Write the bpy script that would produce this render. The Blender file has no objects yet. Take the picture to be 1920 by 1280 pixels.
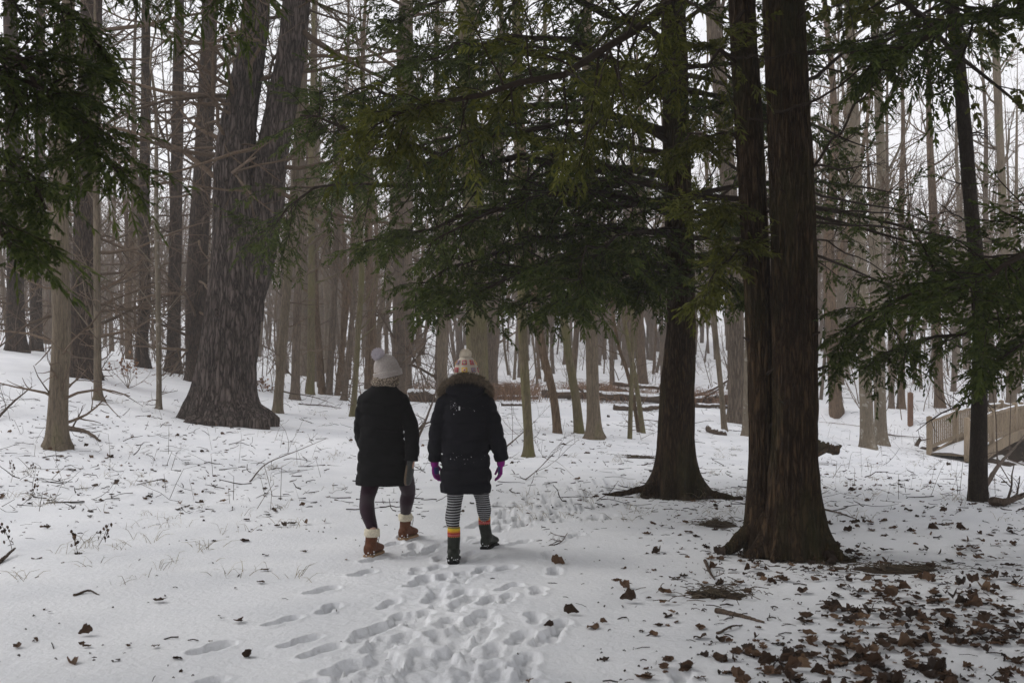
import bpy, math, random
import numpy as np
from mathutils import Vector, Matrix

random.seed(7)
RNG = np.random.default_rng(11)
SC = bpy.context.scene
COL = SC.collection
R = math.radians

# ------------------------------------------------------------------ camera, sky, sun, exposure
F = 1867.0          # focal length in photo pixels (35 mm on a 36 mm wide sensor, 1920 px)
HY = 685.0          # horizon row in the photo
EYE = 1.6
cam_data = bpy.data.cameras.new('camera')
cam_data.lens = 35.0
cam_data.sensor_width = 36.0
cam_data.shift_y = (HY - 640.0) / 1920.0
cam_data.clip_start = 0.05
cam_data.clip_end = 1500.0
cam_data.dof.use_dof = True
cam_data.dof.focus_distance = 14.0
cam_data.dof.aperture_fstop = 5.0
cam = bpy.data.objects.new('camera', cam_data)
COL.objects.link(cam)
cam.location = (0, 0, EYE)
cam.rotation_euler = (R(90), 0, 0)
SC.camera = cam

SUN_EL, SUN_AZ = R(40), R(-74)      # azimuth from +Y towards +X: light comes from the far left
world = bpy.data.worlds.new('World')
SC.world = world
world.use_nodes = True
wn = world.node_tree
wn.nodes.clear()
w_out = wn.nodes.new('ShaderNodeOutputWorld')
w_bg = wn.nodes.new('ShaderNodeBackground')
w_sky = wn.nodes.new('ShaderNodeTexSky')
w_sky.sky_type = 'NISHITA'
w_sky.sun_disc = False
w_sky.sun_elevation = SUN_EL
w_sky.sun_rotation = SUN_AZ
w_sky.dust_density = 3.0
w_hs = wn.nodes.new('ShaderNodeHueSaturation')
w_hs.inputs['Saturation'].default_value = 0.10
w_mix = wn.nodes.new('ShaderNodeMixRGB')          # even cloud layer over the clear sky
w_mix.inputs['Fac'].default_value = 0.80
w_mix.inputs['Color2'].default_value = (9.2, 9.25, 9.7, 1)
wn.links.new(w_sky.outputs['Color'], w_hs.inputs['Color'])
wn.links.new(w_hs.outputs['Color'], w_mix.inputs['Color1'])
wn.links.new(w_mix.outputs['Color'], w_bg.inputs['Color'])
w_bg.inputs['Strength'].default_value = 0.11
wn.links.new(w_bg.outputs['Background'], w_out.inputs['Surface'])

sun_data = bpy.data.lights.new('sun', 'SUN')
sun_data.energy = 0.9
sun_data.angle = R(25)
sun_data.color = (1.0, 0.97, 0.93)
sun = bpy.data.objects.new('sun', sun_data)
COL.objects.link(sun)
sd = Vector((math.sin(SUN_AZ) * math.cos(SUN_EL), math.cos(SUN_AZ) * math.cos(SUN_EL), math.sin(SUN_EL)))
sun.rotation_euler = sd.to_track_quat('Z', 'Y').to_euler()
sun.location = (-20, 10, 40)

SC.view_settings.view_transform = 'Standard'
SC.view_settings.look = 'None'
SC.view_settings.exposure = 0.18
SC.view_settings.gamma = 1.0
SC.view_settings.use_curve_mapping = False
SC.render.engine = 'CYCLES'
SC.cycles.max_bounces = 6
SC.cycles.diffuse_bounces = 4
SC.cycles.glossy_bounces = 2
SC.cycles.transmission_bounces = 2
SC.cycles.volume_bounces = 1
SC.cycles.transparent_max_bounces = 6
SC.cycles.use_denoising = True


# ------------------------------------------------------------------ helpers: points, noise, meshes
def PX(px, py, d):
    """photo pixel at depth d -> world point"""
    return np.array([(px - 960.0) / F * d, d, EYE + (HY - py) / F * d])


def _hash(ix, iy, iz, seed):
    h = (ix.astype(np.int64) * 374761393 + iy.astype(np.int64) * 668265263 + iz.astype(np.int64) * 2147483647 + seed * 974711) & 0xFFFFFFFF
    h = ((h ^ (h >> 13)) * 1274126177) & 0xFFFFFFFF
    h = ((h ^ (h >> 16)) * 2246822519) & 0xFFFFFFFF
    return ((h ^ (h >> 15)) & 0xFFFF).astype(np.float64) / 32767.5 - 1.0


def vnoise(x, y, z, seed=0):
    x, y, z = np.broadcast_arrays(np.asarray(x, float), np.asarray(y, float), np.asarray(z, float))
    ix, iy, iz = np.floor(x).astype(np.int64), np.floor(y).astype(np.int64), np.floor(z).astype(np.int64)
    fx, fy, fz = x - ix, y - iy, z - iz
    fx, fy, fz = fx * fx * (3 - 2 * fx), fy * fy * (3 - 2 * fy), fz * fz * (3 - 2 * fz)
    def L(a, b, t): return a + (b - a) * t
    c = [[[_hash(ix + i, iy + j, iz + k, seed) for k in (0, 1)] for j in (0, 1)] for i in (0, 1)]
    return L(L(L(c[0][0][0], c[0][0][1], fz), L(c[0][1][0], c[0][1][1], fz), fy),
             L(L(c[1][0][0], c[1][0][1], fz), L(c[1][1][0], c[1][1][1], fz), fy), fx)


def fbm(x, y, z, seed=0, octv=3):
    a, s, t = 1.0, 0.0, 0.0
    for o in range(octv):
        s = s + a * vnoise(x * 2 ** o, y * 2 ** o, z * 2 ** o, seed + o * 17)
        t += a
        a *= 0.5
    return s / t


def nrm(v):
    return v / np.maximum(np.linalg.norm(v, axis=-1, keepdims=True), 1e-9)


class MB:
    """collects vertices, quads and triangles for one mesh"""
    def __init__(self):
        self.V, self.Q, self.T, self.QM, self.TM, self.n = [], [], [], [], [], 0

    def add(self, V, Q=None, T=None, m=0):
        V = np.asarray(V, float).reshape(-1, 3)
        if Q is not None and len(Q):
            Q = np.asarray(Q, np.int64).reshape(-1, 4) + self.n
            self.Q.append(Q); self.QM.append(np.full(len(Q), m))
        if T is not None and len(T):
            T = np.asarray(T, np.int64).reshape(-1, 3) + self.n
            self.T.append(T); self.TM.append(np.full(len(T), m))
        self.V.append(V)
        self.n += len(V)
        return self

    def mesh(self, name, mats, smooth=True, origin=None):
        me = bpy.data.meshes.new(name)
        V = np.concatenate(self.V) if self.V else np.zeros((0, 3))
        if origin is not None:
            V = V - np.asarray(origin, float)
        Q = np.concatenate(self.Q) if self.Q else np.zeros((0, 4), np.int64)
        T = np.concatenate(self.T) if self.T else np.zeros((0, 3), np.int64)
        mi = np.concatenate(self.QM + self.TM) if (self.QM or self.TM) else np.zeros(0, int)
        me.vertices.add(len(V)); me.vertices.foreach_set('co', V.astype(np.float32).ravel())
        nl = len(Q) * 4 + len(T) * 3
        me.loops.add(nl)
        me.loops.foreach_set('vertex_index', np.concatenate([Q.ravel(), T.ravel()]).astype(np.int32))
        me.polygons.add(len(Q) + len(T))
        st = np.concatenate([np.arange(len(Q)) * 4, len(Q) * 4 + np.arange(len(T)) * 3]).astype(np.int32)
        me.polygons.foreach_set('loop_start', st)
        for m in (mats if isinstance(mats, (list, tuple)) else [mats]):
            me.materials.append(m)
        me.polygons.foreach_set('material_index', mi.astype(np.int32))
        me.polygons.foreach_set('use_smooth', np.full(len(mi), smooth, dtype=bool))
        me.update(calc_edges=True)
        me.validate()
        return me

    def build(self, name, mats, parent=None, smooth=True, loc=None, local=False):
        """loc: world position of the object's origin; vertices are world coordinates unless local"""
        base = np.array(loc if loc is not None else (0, 0, 0), float)
        if parent is not None and loc is None:
            base = np.array(parent.get('_w', (0, 0, 0)), float)
        me = self.mesh(name, mats, smooth, None if local else base)
        o = bpy.data.objects.new(name, me)
        COL.objects.link(o)
        if parent is not None:
            o.parent = parent
            o.location = tuple(base - np.array(parent.get('_w', (0, 0, 0)), float)) if loc is not None else (0, 0, 0)
        else:
            o.location = tuple(base)
        return o


ROOTS = []


def thing(name, label, cat, loc=(0, 0, 0), group=None):
    o = bpy.data.objects.new(name, None)
    COL.objects.link(o)
    o.empty_display_size = 0.2
    o.location = tuple(float(c) for c in loc)
    o['_w'] = tuple(float(c) for c in loc)
    ROOTS.append(o)
    tag(o, label, cat, group)
    return o


def tag(o, label=None, cat=None, group=None, kind=None):
    if label: o['label'] = label
    if cat: o['category'] = cat
    if group: o['group'] = group
    if kind: o['kind'] = kind
    return o


def catmull(pts, n):
    """smooth curve through pts, n samples"""
    pts = np.asarray(pts, float)
    k = len(pts)
    if k == 2:
        t = np.linspace(0, 1, n)[:, None]
        return pts[0] * (1 - t) + pts[1] * t
    e = np.vstack([2 * pts[0] - pts[1], pts, 2 * pts[-1] - pts[-2]])
    t = np.linspace(0, k - 1, n)
    i = np.minimum(t.astype(int), k - 2)
    u = (t - i)[:, None]
    p0, p1, p2, p3 = e[i], e[i + 1], e[i + 2], e[i + 3]
    return 0.5 * (2 * p1 + (p2 - p0) * u + (2 * p0 - 5 * p1 + 4 * p2 - p3) * u ** 2 + (3 * p1 - p0 - 3 * p2 + p3) * u ** 3)


def tubes(mb, P, Rd, sides=4, m=0, cap=False):
    """P (m,n,3) polylines, Rd (m,n) radii -> tubes"""
    P = np.asarray(P, float); Rd = np.asarray(Rd, float)
    if P.ndim == 2:
        P = P[None]; Rd = Rd[None]
    M, N, _ = P.shape
    if M == 0: return
    T = np.empty_like(P)
    T[:, 1:-1] = P[:, 2:] - P[:, :-2]
    T[:, 0] = P[:, 1] - P[:, 0]
    T[:, -1] = P[:, -1] - P[:, -2]
    T = nrm(T)
    ref = np.where((np.abs(T[:, 0, 2]) > 0.8)[:, None], np.array([1.0, 0, 0]), np.array([0, 0, 1.0]))
    U = nrm(np.cross(np.broadcast_to(ref[:, None], T.shape), T))
    W = np.cross(T, U)
    a = np.arange(sides) * 2 * np.pi / sides
    V = P[:, :, None] + Rd[:, :, None, None] * (U[:, :, None] * np.cos(a)[None, None, :, None] + W[:, :, None] * np.sin(a)[None, None, :, None])
    idx = np.arange(M * N * sides).reshape(M, N, sides)
    A, B = idx[:, :-1], idx[:, 1:]
    Q = np.stack([A, np.roll(A, -1, 2), np.roll(B, -1, 2), B], -1)
    VV = V.reshape(-1, 3)
    Tn = None
    if cap:
        c0 = M * N * sides + np.arange(M); c1 = c0 + M
        VV = np.vstack([VV, P[:, 0], P[:, -1]])
        t0 = np.stack([np.roll(idx[:, 0], -1, 1), idx[:, 0], np.broadcast_to(c0[:, None], (M, sides))], -1)
        t1 = np.stack([idx[:, -1], np.roll(idx[:, -1], -1, 1), np.broadcast_to(c1[:, None], (M, sides))], -1)
        Tn = np.concatenate([t0.reshape(-1, 3), t1.reshape(-1, 3)])
    mb.add(VV, Q.reshape(-1, 4), Tn, m)


def loft(mb, rings, segs=32, m=0, cap=True, mod=None):
    """rings: (center, a, b, U, W, power) ; closed tube of super-ellipses"""
    th = np.arange(segs) * 2 * np.pi / segs
    V = []
    for k, rg in enumerate(rings):
        c, a, b = np.asarray(rg[0], float), rg[1], rg[2]
        U = np.asarray(rg[3], float) if len(rg) > 3 and rg[3] is not None else np.array([1.0, 0, 0])
        W = np.asarray(rg[4], float) if len(rg) > 4 and rg[4] is not None else np.array([0, 1.0, 0])
        p = rg[5] if len(rg) > 5 else 2.0
        cx = np.sign(np.cos(th)) * np.abs(np.cos(th)) ** (2 / p)
        sy = np.sign(np.sin(th)) * np.abs(np.sin(th)) ** (2 / p)
        ring = c + a * cx[:, None] * U + b * sy[:, None] * W
        if mod is not None:
            ring = mod(ring, c, k, th)
        V.append(ring)
    V = np.array(V)
    N = len(rings)
    idx = np.arange(N * segs).reshape(N, segs)
    A, B = idx[:-1], idx[1:]
    Q = np.stack([A, np.roll(A, -1, 1), np.roll(B, -1, 1), B], -1).reshape(-1, 4)
    VV = V.reshape(-1, 3)
    T = None
    if cap:
        n = len(VV)
        VV = np.vstack([VV, V[0].mean(0), V[-1].mean(0)])
        T = np.concatenate([np.stack([np.roll(idx[0], -1), idx[0], np.full(segs, n)], -1),
                            np.stack([idx[-1], np.roll(idx[-1], -1), np.full(segs, n + 1)], -1)])
    mb.add(VV, Q, T, m)


def limb(mb, pts, rad, segs=16, n=14, flat=1.0, m=0, ref=(0, 1, 0)):
    """rounded tapering tube along a smooth path, with closed rounded ends; rad: radii at pts"""
    C = catmull(pts, n)
    r = np.interp(np.linspace(0, 1, n), np.linspace(0, 1, len(rad)), rad)
    T = nrm(np.gradient(C, axis=0))
    rings = []
    ref = np.asarray(ref, float)
    def fr(t):
        U = np.cross(t, ref)
        if np.linalg.norm(U) < 1e-3: U = np.cross(t, np.array([1.0, 0.2, 0]))
        U = U / np.linalg.norm(U)
        return U, np.cross(U, t)
    for q in (0.35, 0.75):
        U, W = fr(T[0]); k = math.sqrt(1 - (1 - q) ** 2)
        rings.append((C[0] - T[0] * r[0] * (1 - q) * 0.8, r[0] * k, r[0] * k * flat, U, W))
    for i in range(n):
        U, W = fr(T[i]); rings.append((C[i], r[i], r[i] * flat, U, W))
    for q in (0.75, 0.35):
        U, W = fr(T[-1]); k = math.sqrt(1 - (1 - q) ** 2)
        rings.append((C[-1] + T[-1] * r[-1] * (1 - q) * 0.8, r[-1] * k, r[-1] * k * flat, U, W))
    loft(mb, rings, segs, m)


def box(mb, c, s, U=(1, 0, 0), W=(0, 1, 0), N=(0, 0, 1), m=0):
    c = np.asarray(c, float); U, W, N = (np.asarray(q, float) for q in (U, W, N))
    V = [c + U * s[0] / 2 * i + W * s[1] / 2 * j + N * s[2] / 2 * k for i in (-1, 1) for j in (-1, 1) for k in (-1, 1)]
    mb.add(V, [(0, 1, 3, 2), (4, 6, 7, 5), (0, 4, 5, 1), (2, 3, 7, 6), (0, 2, 6, 4), (1, 5, 7, 3)], None, m)
# ------------------------------------------------------------------ materials (all procedural)
def _mat(name, rough=0.85, spec=0.2):
    m = bpy.data.materials.new(name)
    m.use_nodes = True
    nt = m.node_tree
    b = nt.nodes['Principled BSDF']
    b.inputs['Roughness'].default_value = rough
    b.inputs['Specular IOR Level'].default_value = spec
    return m, nt, b


def N(nt, t, **kw):
    n = nt.nodes.new(t)
    for k, v in kw.items():
        if k in n.inputs: n.inputs[k].default_value = v
        else: setattr(n, k, v)
    return n


def ramp(nt, stops, src, interp='LINEAR'):
    r = nt.nodes.new('ShaderNodeValToRGB')
    r.color_ramp.interpolation = interp
    el = r.color_ramp.elements
    while len(el) < len(stops): el.new(0.5)
    for e, (p, c) in zip(el, stops):
        e.position = p
        e.color = (c[0], c[1], c[2], 1) if hasattr(c, '__len__') else (c, c, c, 1)
    nt.links.new(src, r.inputs['Fac'])
    return r


def coords(nt, scale=(1, 1, 1), kind='Object'):
    tc = nt.nodes.new('ShaderNodeTexCoord')
    mp = nt.nodes.new('ShaderNodeMapping')
    mp.inputs['Scale'].default_value = scale
    nt.links.new(tc.outputs[kind], mp.inputs['Vector'])
    return mp.outputs['Vector']


def bump(nt, b, h, strength=0.5, dist=0.02):
    n = N(nt, 'ShaderNodeBump', Strength=strength, Distance=dist)
    nt.links.new(h, n.inputs['Height'])
    nt.links.new(n.outputs['Normal'], b.inputs['Normal'])


def mix(nt, fac, a, b, mode='MIX'):
    n = nt.nodes.new('ShaderNodeMixRGB')
    n.blend_type = mode
    for s, v in (('Fac', fac), ('Color1', a), ('Color2', b)):
        if hasattr(v, 'links') or hasattr(v, 'is_output'): nt.links.new(v, n.inputs[s])
        elif s == 'Fac': n.inputs[s].default_value = v
        else: n.inputs[s].default_value = (v[0], v[1], v[2], 1)
    return n.outputs['Color']


def bark_mat(name, dark, light, cell=14.0, stretch=0.22, crack=0.16, moss=None, moss_amt=0.5, bstr=0.9, bdist=0.03, lichen=None):
    m, nt, b = _mat(name, 0.92, 0.12)
    v = coords(nt, (cell, cell, cell * stretch))
    nz = N(nt, 'ShaderNodeTexNoise', Scale=0.7, Detail=5.0, Roughness=0.65)
    nt.links.new(v, nz.inputs['Vector'])
    add = N(nt, 'ShaderNodeMixRGB', blend_type='ADD'); add.inputs['Fac'].default_value = 1.6 if False else 1.0
    nt.links.new(v, add.inputs['Color1']); nt.links.new(nz.outputs['Color'], add.inputs['Color2'])
    vo = N(nt, 'ShaderNodeTexVoronoi', feature='DISTANCE_TO_EDGE', Scale=1.0)
    nt.links.new(add.outputs['Color'], vo.inputs['Vector'])
    # long wandering furrows with cross breaks
    fu = N(nt, 'ShaderNodeTexNoise', Scale=0.85, Detail=3.0, Roughness=0.55, Distortion=0.35)
    nt.links.new(v, fu.inputs['Vector'])
    sb = N(nt, 'ShaderNodeMath', operation='SUBTRACT'); nt.links.new(fu.outputs['Fac'], sb.inputs[0]); sb.inputs[1].default_value = 0.5
    ab = N(nt, 'ShaderNodeMath', operation='ABSOLUTE'); nt.links.new(sb.outputs[0], ab.inputs[0])
    k1 = N(nt, 'ShaderNodeMath', operation='MULTIPLY'); nt.links.new(ab.outputs[0], k1.inputs[0]); k1.inputs[1].default_value = 4.2
    k2 = N(nt, 'ShaderNodeMath', operation='MULTIPLY'); nt.links.new(vo.outputs['Distance'], k2.inputs[0]); k2.inputs[1].default_value = 1.5
    k3 = N(nt, 'ShaderNodeMath', operation='ADD'); nt.links.new(k2.outputs[0], k3.inputs[0]); k3.inputs[1].default_value = 0.06
    mn_ = N(nt, 'ShaderNodeMath', operation='MINIMUM'); nt.links.new(k1.outputs[0], mn_.inputs[0]); nt.links.new(k3.outputs[0], mn_.inputs[1])
    plate = ramp(nt, [(0.0, 0.0), (crack, 0.7), (0.5, 1.0)], mn_.outputs[0])
    fine = N(nt, 'ShaderNodeTexNoise', Scale=2.6, Detail=5.0, Roughness=0.65)
    nt.links.new(v, fine.inputs['Vector'])
    base = mix(nt, plate.outputs['Color'], dark, light)
    fr = ramp(nt, [(0.3, 0.62), (0.72, 1.25)], fine.outputs['Fac'])
    col = mix(nt, 1.0, base, fr.outputs['Color'], 'MULTIPLY')
    big = N(nt, 'ShaderNodeTexNoise', Scale=1.3, Detail=2.0)
    nt.links.new(coords(nt, (1, 1, 0.5)), big.inputs['Vector'])
    br = ramp(nt, [(0.3, 0.78), (0.7, 1.18)], big.outputs['Fac'])
    col = mix(nt, 1.0, col, br.outputs['Color'], 'MULTIPLY')
    if moss is not None:
        mn = N(nt, 'ShaderNodeTexNoise', Scale=2.2, Detail=4.0, Roughness=0.6)
        nt.links.new(coords(nt, (1, 1, 0.35)), mn.inputs['Vector'])
        mr = ramp(nt, [(0.62 - 0.3 * moss_amt, 0.0), (0.8 - 0.2 * moss_amt, 0.75)], mn.outputs['Fac'])
        col = mix(nt, mr.outputs['Color'], col, moss)
    if lichen is not None:
        ln = N(nt, 'ShaderNodeTexNoise', Scale=9.0, Detail=3.0)
        nt.links.new(coords(nt), ln.inputs['Vector'])
        lr = ramp(nt, [(0.60, 0.0), (0.66, 0.8)], ln.outputs['Fac'])
        col = mix(nt, lr.outputs['Color'], col, lichen)
    nt.links.new(col, b.inputs['Base Color'])
    h = mix(nt, 0.35, plate.outputs['Color'], fine.outputs['Color'])
    bump(nt, b, h, bstr, bdist)
    return m


M = {}
M['pine_bark'] = bark_mat('pine_bark', (0.014, 0.010, 0.008), (0.142, 0.112, 0.098), cell=11.0, stretch=0.17, crack=0.25, bstr=1.0, bdist=0.05)
M['pine_bark_dark'] = bark_mat('pine_bark_dark', (0.018, 0.011, 0.008), (0.080, 0.056, 0.042), cell=15.0, stretch=0.2, crack=0.2, bstr=1.0, bdist=0.04)
M['hemlock_bark'] = bark_mat('hemlock_bark', (0.016, 0.009, 0.005), (0.090, 0.056, 0.030), cell=21.0, stretch=0.15, crack=0.30, moss=(0.036, 0.036, 0.013), moss_amt=0.50, bstr=1.0, bdist=0.035)
M['thin_dark_bark'] = bark_mat('thin_dark_bark', (0.014, 0.010, 0.008), (0.042, 0.032, 0.024), cell=26.0, stretch=0.4, crack=0.15, bdist=0.012)
M['smooth_bark'] = bark_mat('smooth_bark', (0.135, 0.110, 0.080), (0.205, 0.170, 0.126), cell=20.0, stretch=0.12, crack=0.10, bstr=0.4, bdist=0.01, lichen=(0.30, 0.28, 0.24))
M['maple_bark'] = bark_mat('maple_bark', (0.105, 0.082, 0.058), (0.195, 0.155, 0.112), cell=24.0, stretch=0.10, crack=0.14, bstr=0.6, bdist=0.012, moss=(0.125, 0.118, 0.055), moss_amt=0.25)
M['mossy_bark'] = bark_mat('mossy_bark', (0.105, 0.084, 0.052), (0.185, 0.152, 0.098), cell=24.0, stretch=0.12, crack=0.14, bstr=0.6, bdist=0.012, moss=(0.135, 0.128, 0.046), moss_amt=0.70)
M['ash_bark'] = bark_mat('ash_bark', (0.080, 0.060, 0.044), (0.215, 0.170, 0.130), cell=17.0, stretch=0.10, crack=0.25, bstr=1.0, bdist=0.03)
M['grey_bark'] = bark_mat('grey_bark', (0.098, 0.074, 0.056), (0.182, 0.142, 0.108), cell=16.0, stretch=0.14, crack=0.18, bstr=0.7, bdist=0.02)
M['brown_bark'] = bark_mat('brown_bark', (0.088, 0.058, 0.037), (0.172, 0.120, 0.078), cell=16.0, stretch=0.14, crack=0.18, bstr=0.7, bdist=0.02)
M['dead_wood'] = bark_mat('dead_wood', (0.040, 0.028, 0.021), (0.120, 0.088, 0.066), cell=30.0, stretch=0.3, crack=0.12, bdist=0.008)


def plain(name, col, var=0.25, rough=0.9, scale=30.0, spec=0.15, island=0.0, bstr=0.0, sheen=0.0):
    m, nt, b = _mat(name, rough, spec)
    nz = N(nt, 'ShaderNodeTexNoise', Scale=scale, Detail=4.0)
    nt.links.new(coords(nt), nz.inputs['Vector'])
    r = ramp(nt, [(0.25, 1 - var), (0.75, 1 + var)], nz.outputs['Fac'])
    c = mix(nt, 1.0, col, r.outputs['Color'], 'MULTIPLY')
    if island:
        g = nt.nodes.new('ShaderNodeNewGeometry')
        ir = ramp(nt, [(0.0, 1 - island), (1.0, 1 + island)], g.outputs['Random Per Island'])
        c = mix(nt, 1.0, c, ir.outputs['Color'], 'MULTIPLY')
    nt.links.new(c, b.inputs['Base Color'])
    if bstr: bump(nt, b, nz.outputs['Fac'], bstr, 0.01)
    if sheen:
        b.inputs['Sheen Weight'].default_value = sheen
        b.inputs['Sheen Roughness'].default_value = 0.5
    return m


def needle_mat(name, c0, c1, trans=0.25):
    m, nt, b = _mat(name, 0.8, 0.08)
    g = nt.nodes.new('ShaderNodeNewGeometry')
    r = ramp(nt, [(0.0, c0), (1.0, c1)], g.outputs['Random Per Island'])
    big = N(nt, 'ShaderNodeTexNoise', Scale=1.4, Detail=2.0)
    nt.links.new(coords(nt), big.inputs['Vector'])
    br = ramp(nt, [(0.35, 0.75), (0.7, 1.35)], big.outputs['Fac'])
    c = mix(nt, 1.0, r.outputs['Color'], br.outputs['Color'], 'MULTIPLY')
    nt.links.new(c, b.inputs['Base Color'])
    tr = nt.nodes.new('ShaderNodeBsdfTranslucent')
    nt.links.new(c, tr.inputs['Color'])
    mx = nt.nodes.new('ShaderNodeMixShader'); mx.inputs['Fac'].default_value = trans
    nt.links.new(b.outputs['BSDF'], mx.inputs[1]); nt.links.new(tr.outputs['BSDF'], mx.inputs[2])
    nt.links.new(mx.outputs['Shader'], nt.nodes['Material Output'].inputs['Surface'])
    return m


M['hemlock_needles'] = needle_mat('hemlock_needles', (0.025, 0.039, 0.010), (0.084, 0.104, 0.024))
M['hemlock_needles_near'] = needle_mat('hemlock_needles_near', (0.042, 0.048, 0.010), (0.118, 0.120, 0.024))
M['pine_needles'] = needle_mat('pine_needles', (0.020, 0.030, 0.017), (0.046, 0.060, 0.030), 0.15)
M['twig'] = plain('twig', (0.135, 0.098, 0.070), 0.25, island=0.3)
M['twig_dark'] = plain('twig_dark', (0.030, 0.021, 0.015), 0.25, island=0.3)
M['twig_pine'] = plain('twig_pine', (0.098, 0.068, 0.046), 0.3, island=0.4)

# snow
m, nt, b = _mat('snow', 0.75, 0.25)
n1 = N(nt, 'ShaderNodeTexNoise', Scale=1.1, Detail=4.0)
nt.links.new(coords(nt), n1.inputs['Vector'])
r1 = ramp(nt, [(0.3, (0.72, 0.73, 0.755)), (0.7, (0.84, 0.845, 0.86))], n1.outputs['Fac'])
nt.links.new(r1.outputs['Color'], b.inputs['Base Color'])
n2 = N(nt, 'ShaderNodeTexNoise', Scale=22.0, Detail=6.0, Roughness=0.6)
nt.links.new(coords(nt), n2.inputs['Vector'])
bump(nt, b, n2.outputs['Fac'], 0.5, 0.025)
M['snow'] = m
M['snow_clump'] = plain('snow_clump', (0.82, 0.83, 0.85), 0.04, 0.75, 18.0, bstr=0.2)

def leaf_mat(name, c0, c1):
    m, nt, b = _mat(name, 0.75, 0.2)
    oi = nt.nodes.new('ShaderNodeObjectInfo')
    g = nt.nodes.new('ShaderNodeNewGeometry')
    ad = N(nt, 'ShaderNodeMath', operation='ADD'); nt.links.new(oi.outputs['Random'], ad.inputs[0]); nt.links.new(g.outputs['Random Per Island'], ad.inputs[1])
    fr = N(nt, 'ShaderNodeMath', operation='FRACT'); nt.links.new(ad.outputs[0], fr.inputs[0])
    r = ramp(nt, [(0.0, c0), (0.45, [q * .5 for q in c1]), (0.8, c1), (1.0, [c1[0] * 1.7, c1[1] * 1.9, c1[2] * 2.0])], fr.outputs[0])
    nz = N(nt, 'ShaderNodeTexNoise', Scale=40.0, Detail=3.0); nt.links.new(coords(nt), nz.inputs['Vector'])
    rr = ramp(nt, [(0.3, 0.75), (0.7, 1.2)], nz.outputs['Fac'])
    nt.links.new(mix(nt, 1.0, r.outputs['Color'], rr.outputs['Color'], 'MULTIPLY'), b.inputs['Base Color'])
    return m


M['leaf'] = leaf_mat('oak_leaf', (0.024, 0.014, 0.009), (0.094, 0.052, 0.029))
M['beech_leaf'] = leaf_mat('beech_leaf', (0.16, 0.075, 0.04), (0.30, 0.16, 0.09))
M['rust_grass'] = plain('rust_grass', (0.20, 0.120, 0.076), 0.3, island=0.45)
M['dry_grass'] = plain('dry_grass', (0.23, 0.19, 0.12), 0.3, island=0.5)
M['weed'] = plain('weed', (0.085, 0.066, 0.045), 0.3, island=0.4)
M['soil'] = plain('soil', (0.045, 0.032, 0.022), 0.4, bstr=0.5)
M['bridge_wood'] = bark_mat('bridge_wood', (0.19, 0.145, 0.10), (0.33, 0.26, 0.18), cell=30.0, stretch=0.08, crack=0.1, bstr=0.3, bdist=0.006)
M['post_wood'] = bark_mat('post_wood', (0.12, 0.068, 0.044), (0.21, 0.120, 0.078), cell=30.0, stretch=0.08, crack=0.1, bstr=0.3, bdist=0.006)
m, nt, b = _mat('creek_water', 0.08, 0.5)
b.inputs['Base Color'].default_value = (0.012, 0.011, 0.010, 1)
nz = N(nt, 'ShaderNodeTexNoise', Scale=6.0, Detail=3.0); nt.links.new(coords(nt), nz.inputs['Vector'])
bump(nt, b, nz.outputs['Fac'], 0.2, 0.02)
M['water'] = m
# ------------------------------------------------------------------ terrain
_cp = []
def cpx(px, py, d): _cp.append(PX(px, py, d))
for x in (-6, -3, 0, 3, 6):
    for y in (-14, -6, 0, 5): _cp.append(np.array([x, y, 0.0]))
for x, y, z in ((0, 8, 0), (4, 8.3, 0), (-4, 8.5, 0.0), (2, 12.2, 0), (-1, 12, 0.02), (5.7, 11.9, 0.0), (-2.5, 15, 0.08), (2, 16.5, 0.02), (7, 7, 0.0),
                (-20, -14, 0.4), (20, -14, 0.2), (-25, 5, 1.3), (22, 5, -0.1), (14, 12, -0.2), (-9, 6, 0.05), (12, 2, 0)):
    _cp.append(np.array([x, y, z], float))
cpx(105, 838, 15.5); cpx(425, 790, 20); cpx(0, 662, 27); cpx(157, 708, 24); cpx(0, 770, 18); cpx(0, 1000, 9.6)
cpx(520, 775, 23); cpx(700, 742, 33); cpx(1115, 820, 21); cpx(1250, 752, 32); cpx(1390, 795, 26); cpx(320, 700, 30)
cpx(1640, 838, 25); cpx(1743, 850, 26); cpx(1900, 880, 25); cpx(1920, 905, 17.5); cpx(960, 745, 34); cpx(1500, 770, 34)
cpx(960, 692, 50); cpx(960, 645, 70); cpx(960, 600, 100); cpx(500, 690, 50); cpx(300, 640, 70); cpx(1500, 700, 50); cpx(1500, 650, 70); cpx(1750, 720, 45)
cpx(300, 590, 100); cpx(1600, 605, 100); cpx(-400, 560, 50); cpx(-900, 520, 60); cpx(2300, 700, 60); cpx(2400, 780, 30)
for x in (-150, -75, 0, 75, 150):
    _cp.append(np.array([x, 140, 9.0 + abs(x) * 0.01])); _cp.append(np.array([x, 200, 11.0])); 
for x, y, z in ((-120, 20, 5), (120, 20, 3), (-120, 70, 8), (120, 70, 5), (-90, -30, 2), (90, -30, 1), (0, -35, 0), (-60, 40, 5), (60, 40, 1.5)):
    _cp.append(np.array([x, y, z], float))
CP = np.array(_cp)


def _tps(r2):
    return np.where(r2 > 1e-12, 0.5 * r2 * np.log(np.maximum(r2, 1e-12)), 0.0)


_n = len(CP)
_A = np.zeros((_n + 3, _n + 3))
_d2 = ((CP[:, None, :2] - CP[None, :, :2]) ** 2).sum(-1)
_A[:_n, :_n] = _tps(_d2 / 100.0) + np.eye(_n) * 0.02
_A[:_n, _n] = 1; _A[:_n, _n + 1:] = CP[:, :2] / 10.0
_A[_n:, :_n] = _A[:_n, _n:].T
_w = np.linalg.solve(_A, np.concatenate([CP[:, 2], np.zeros(3)]))

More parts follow.
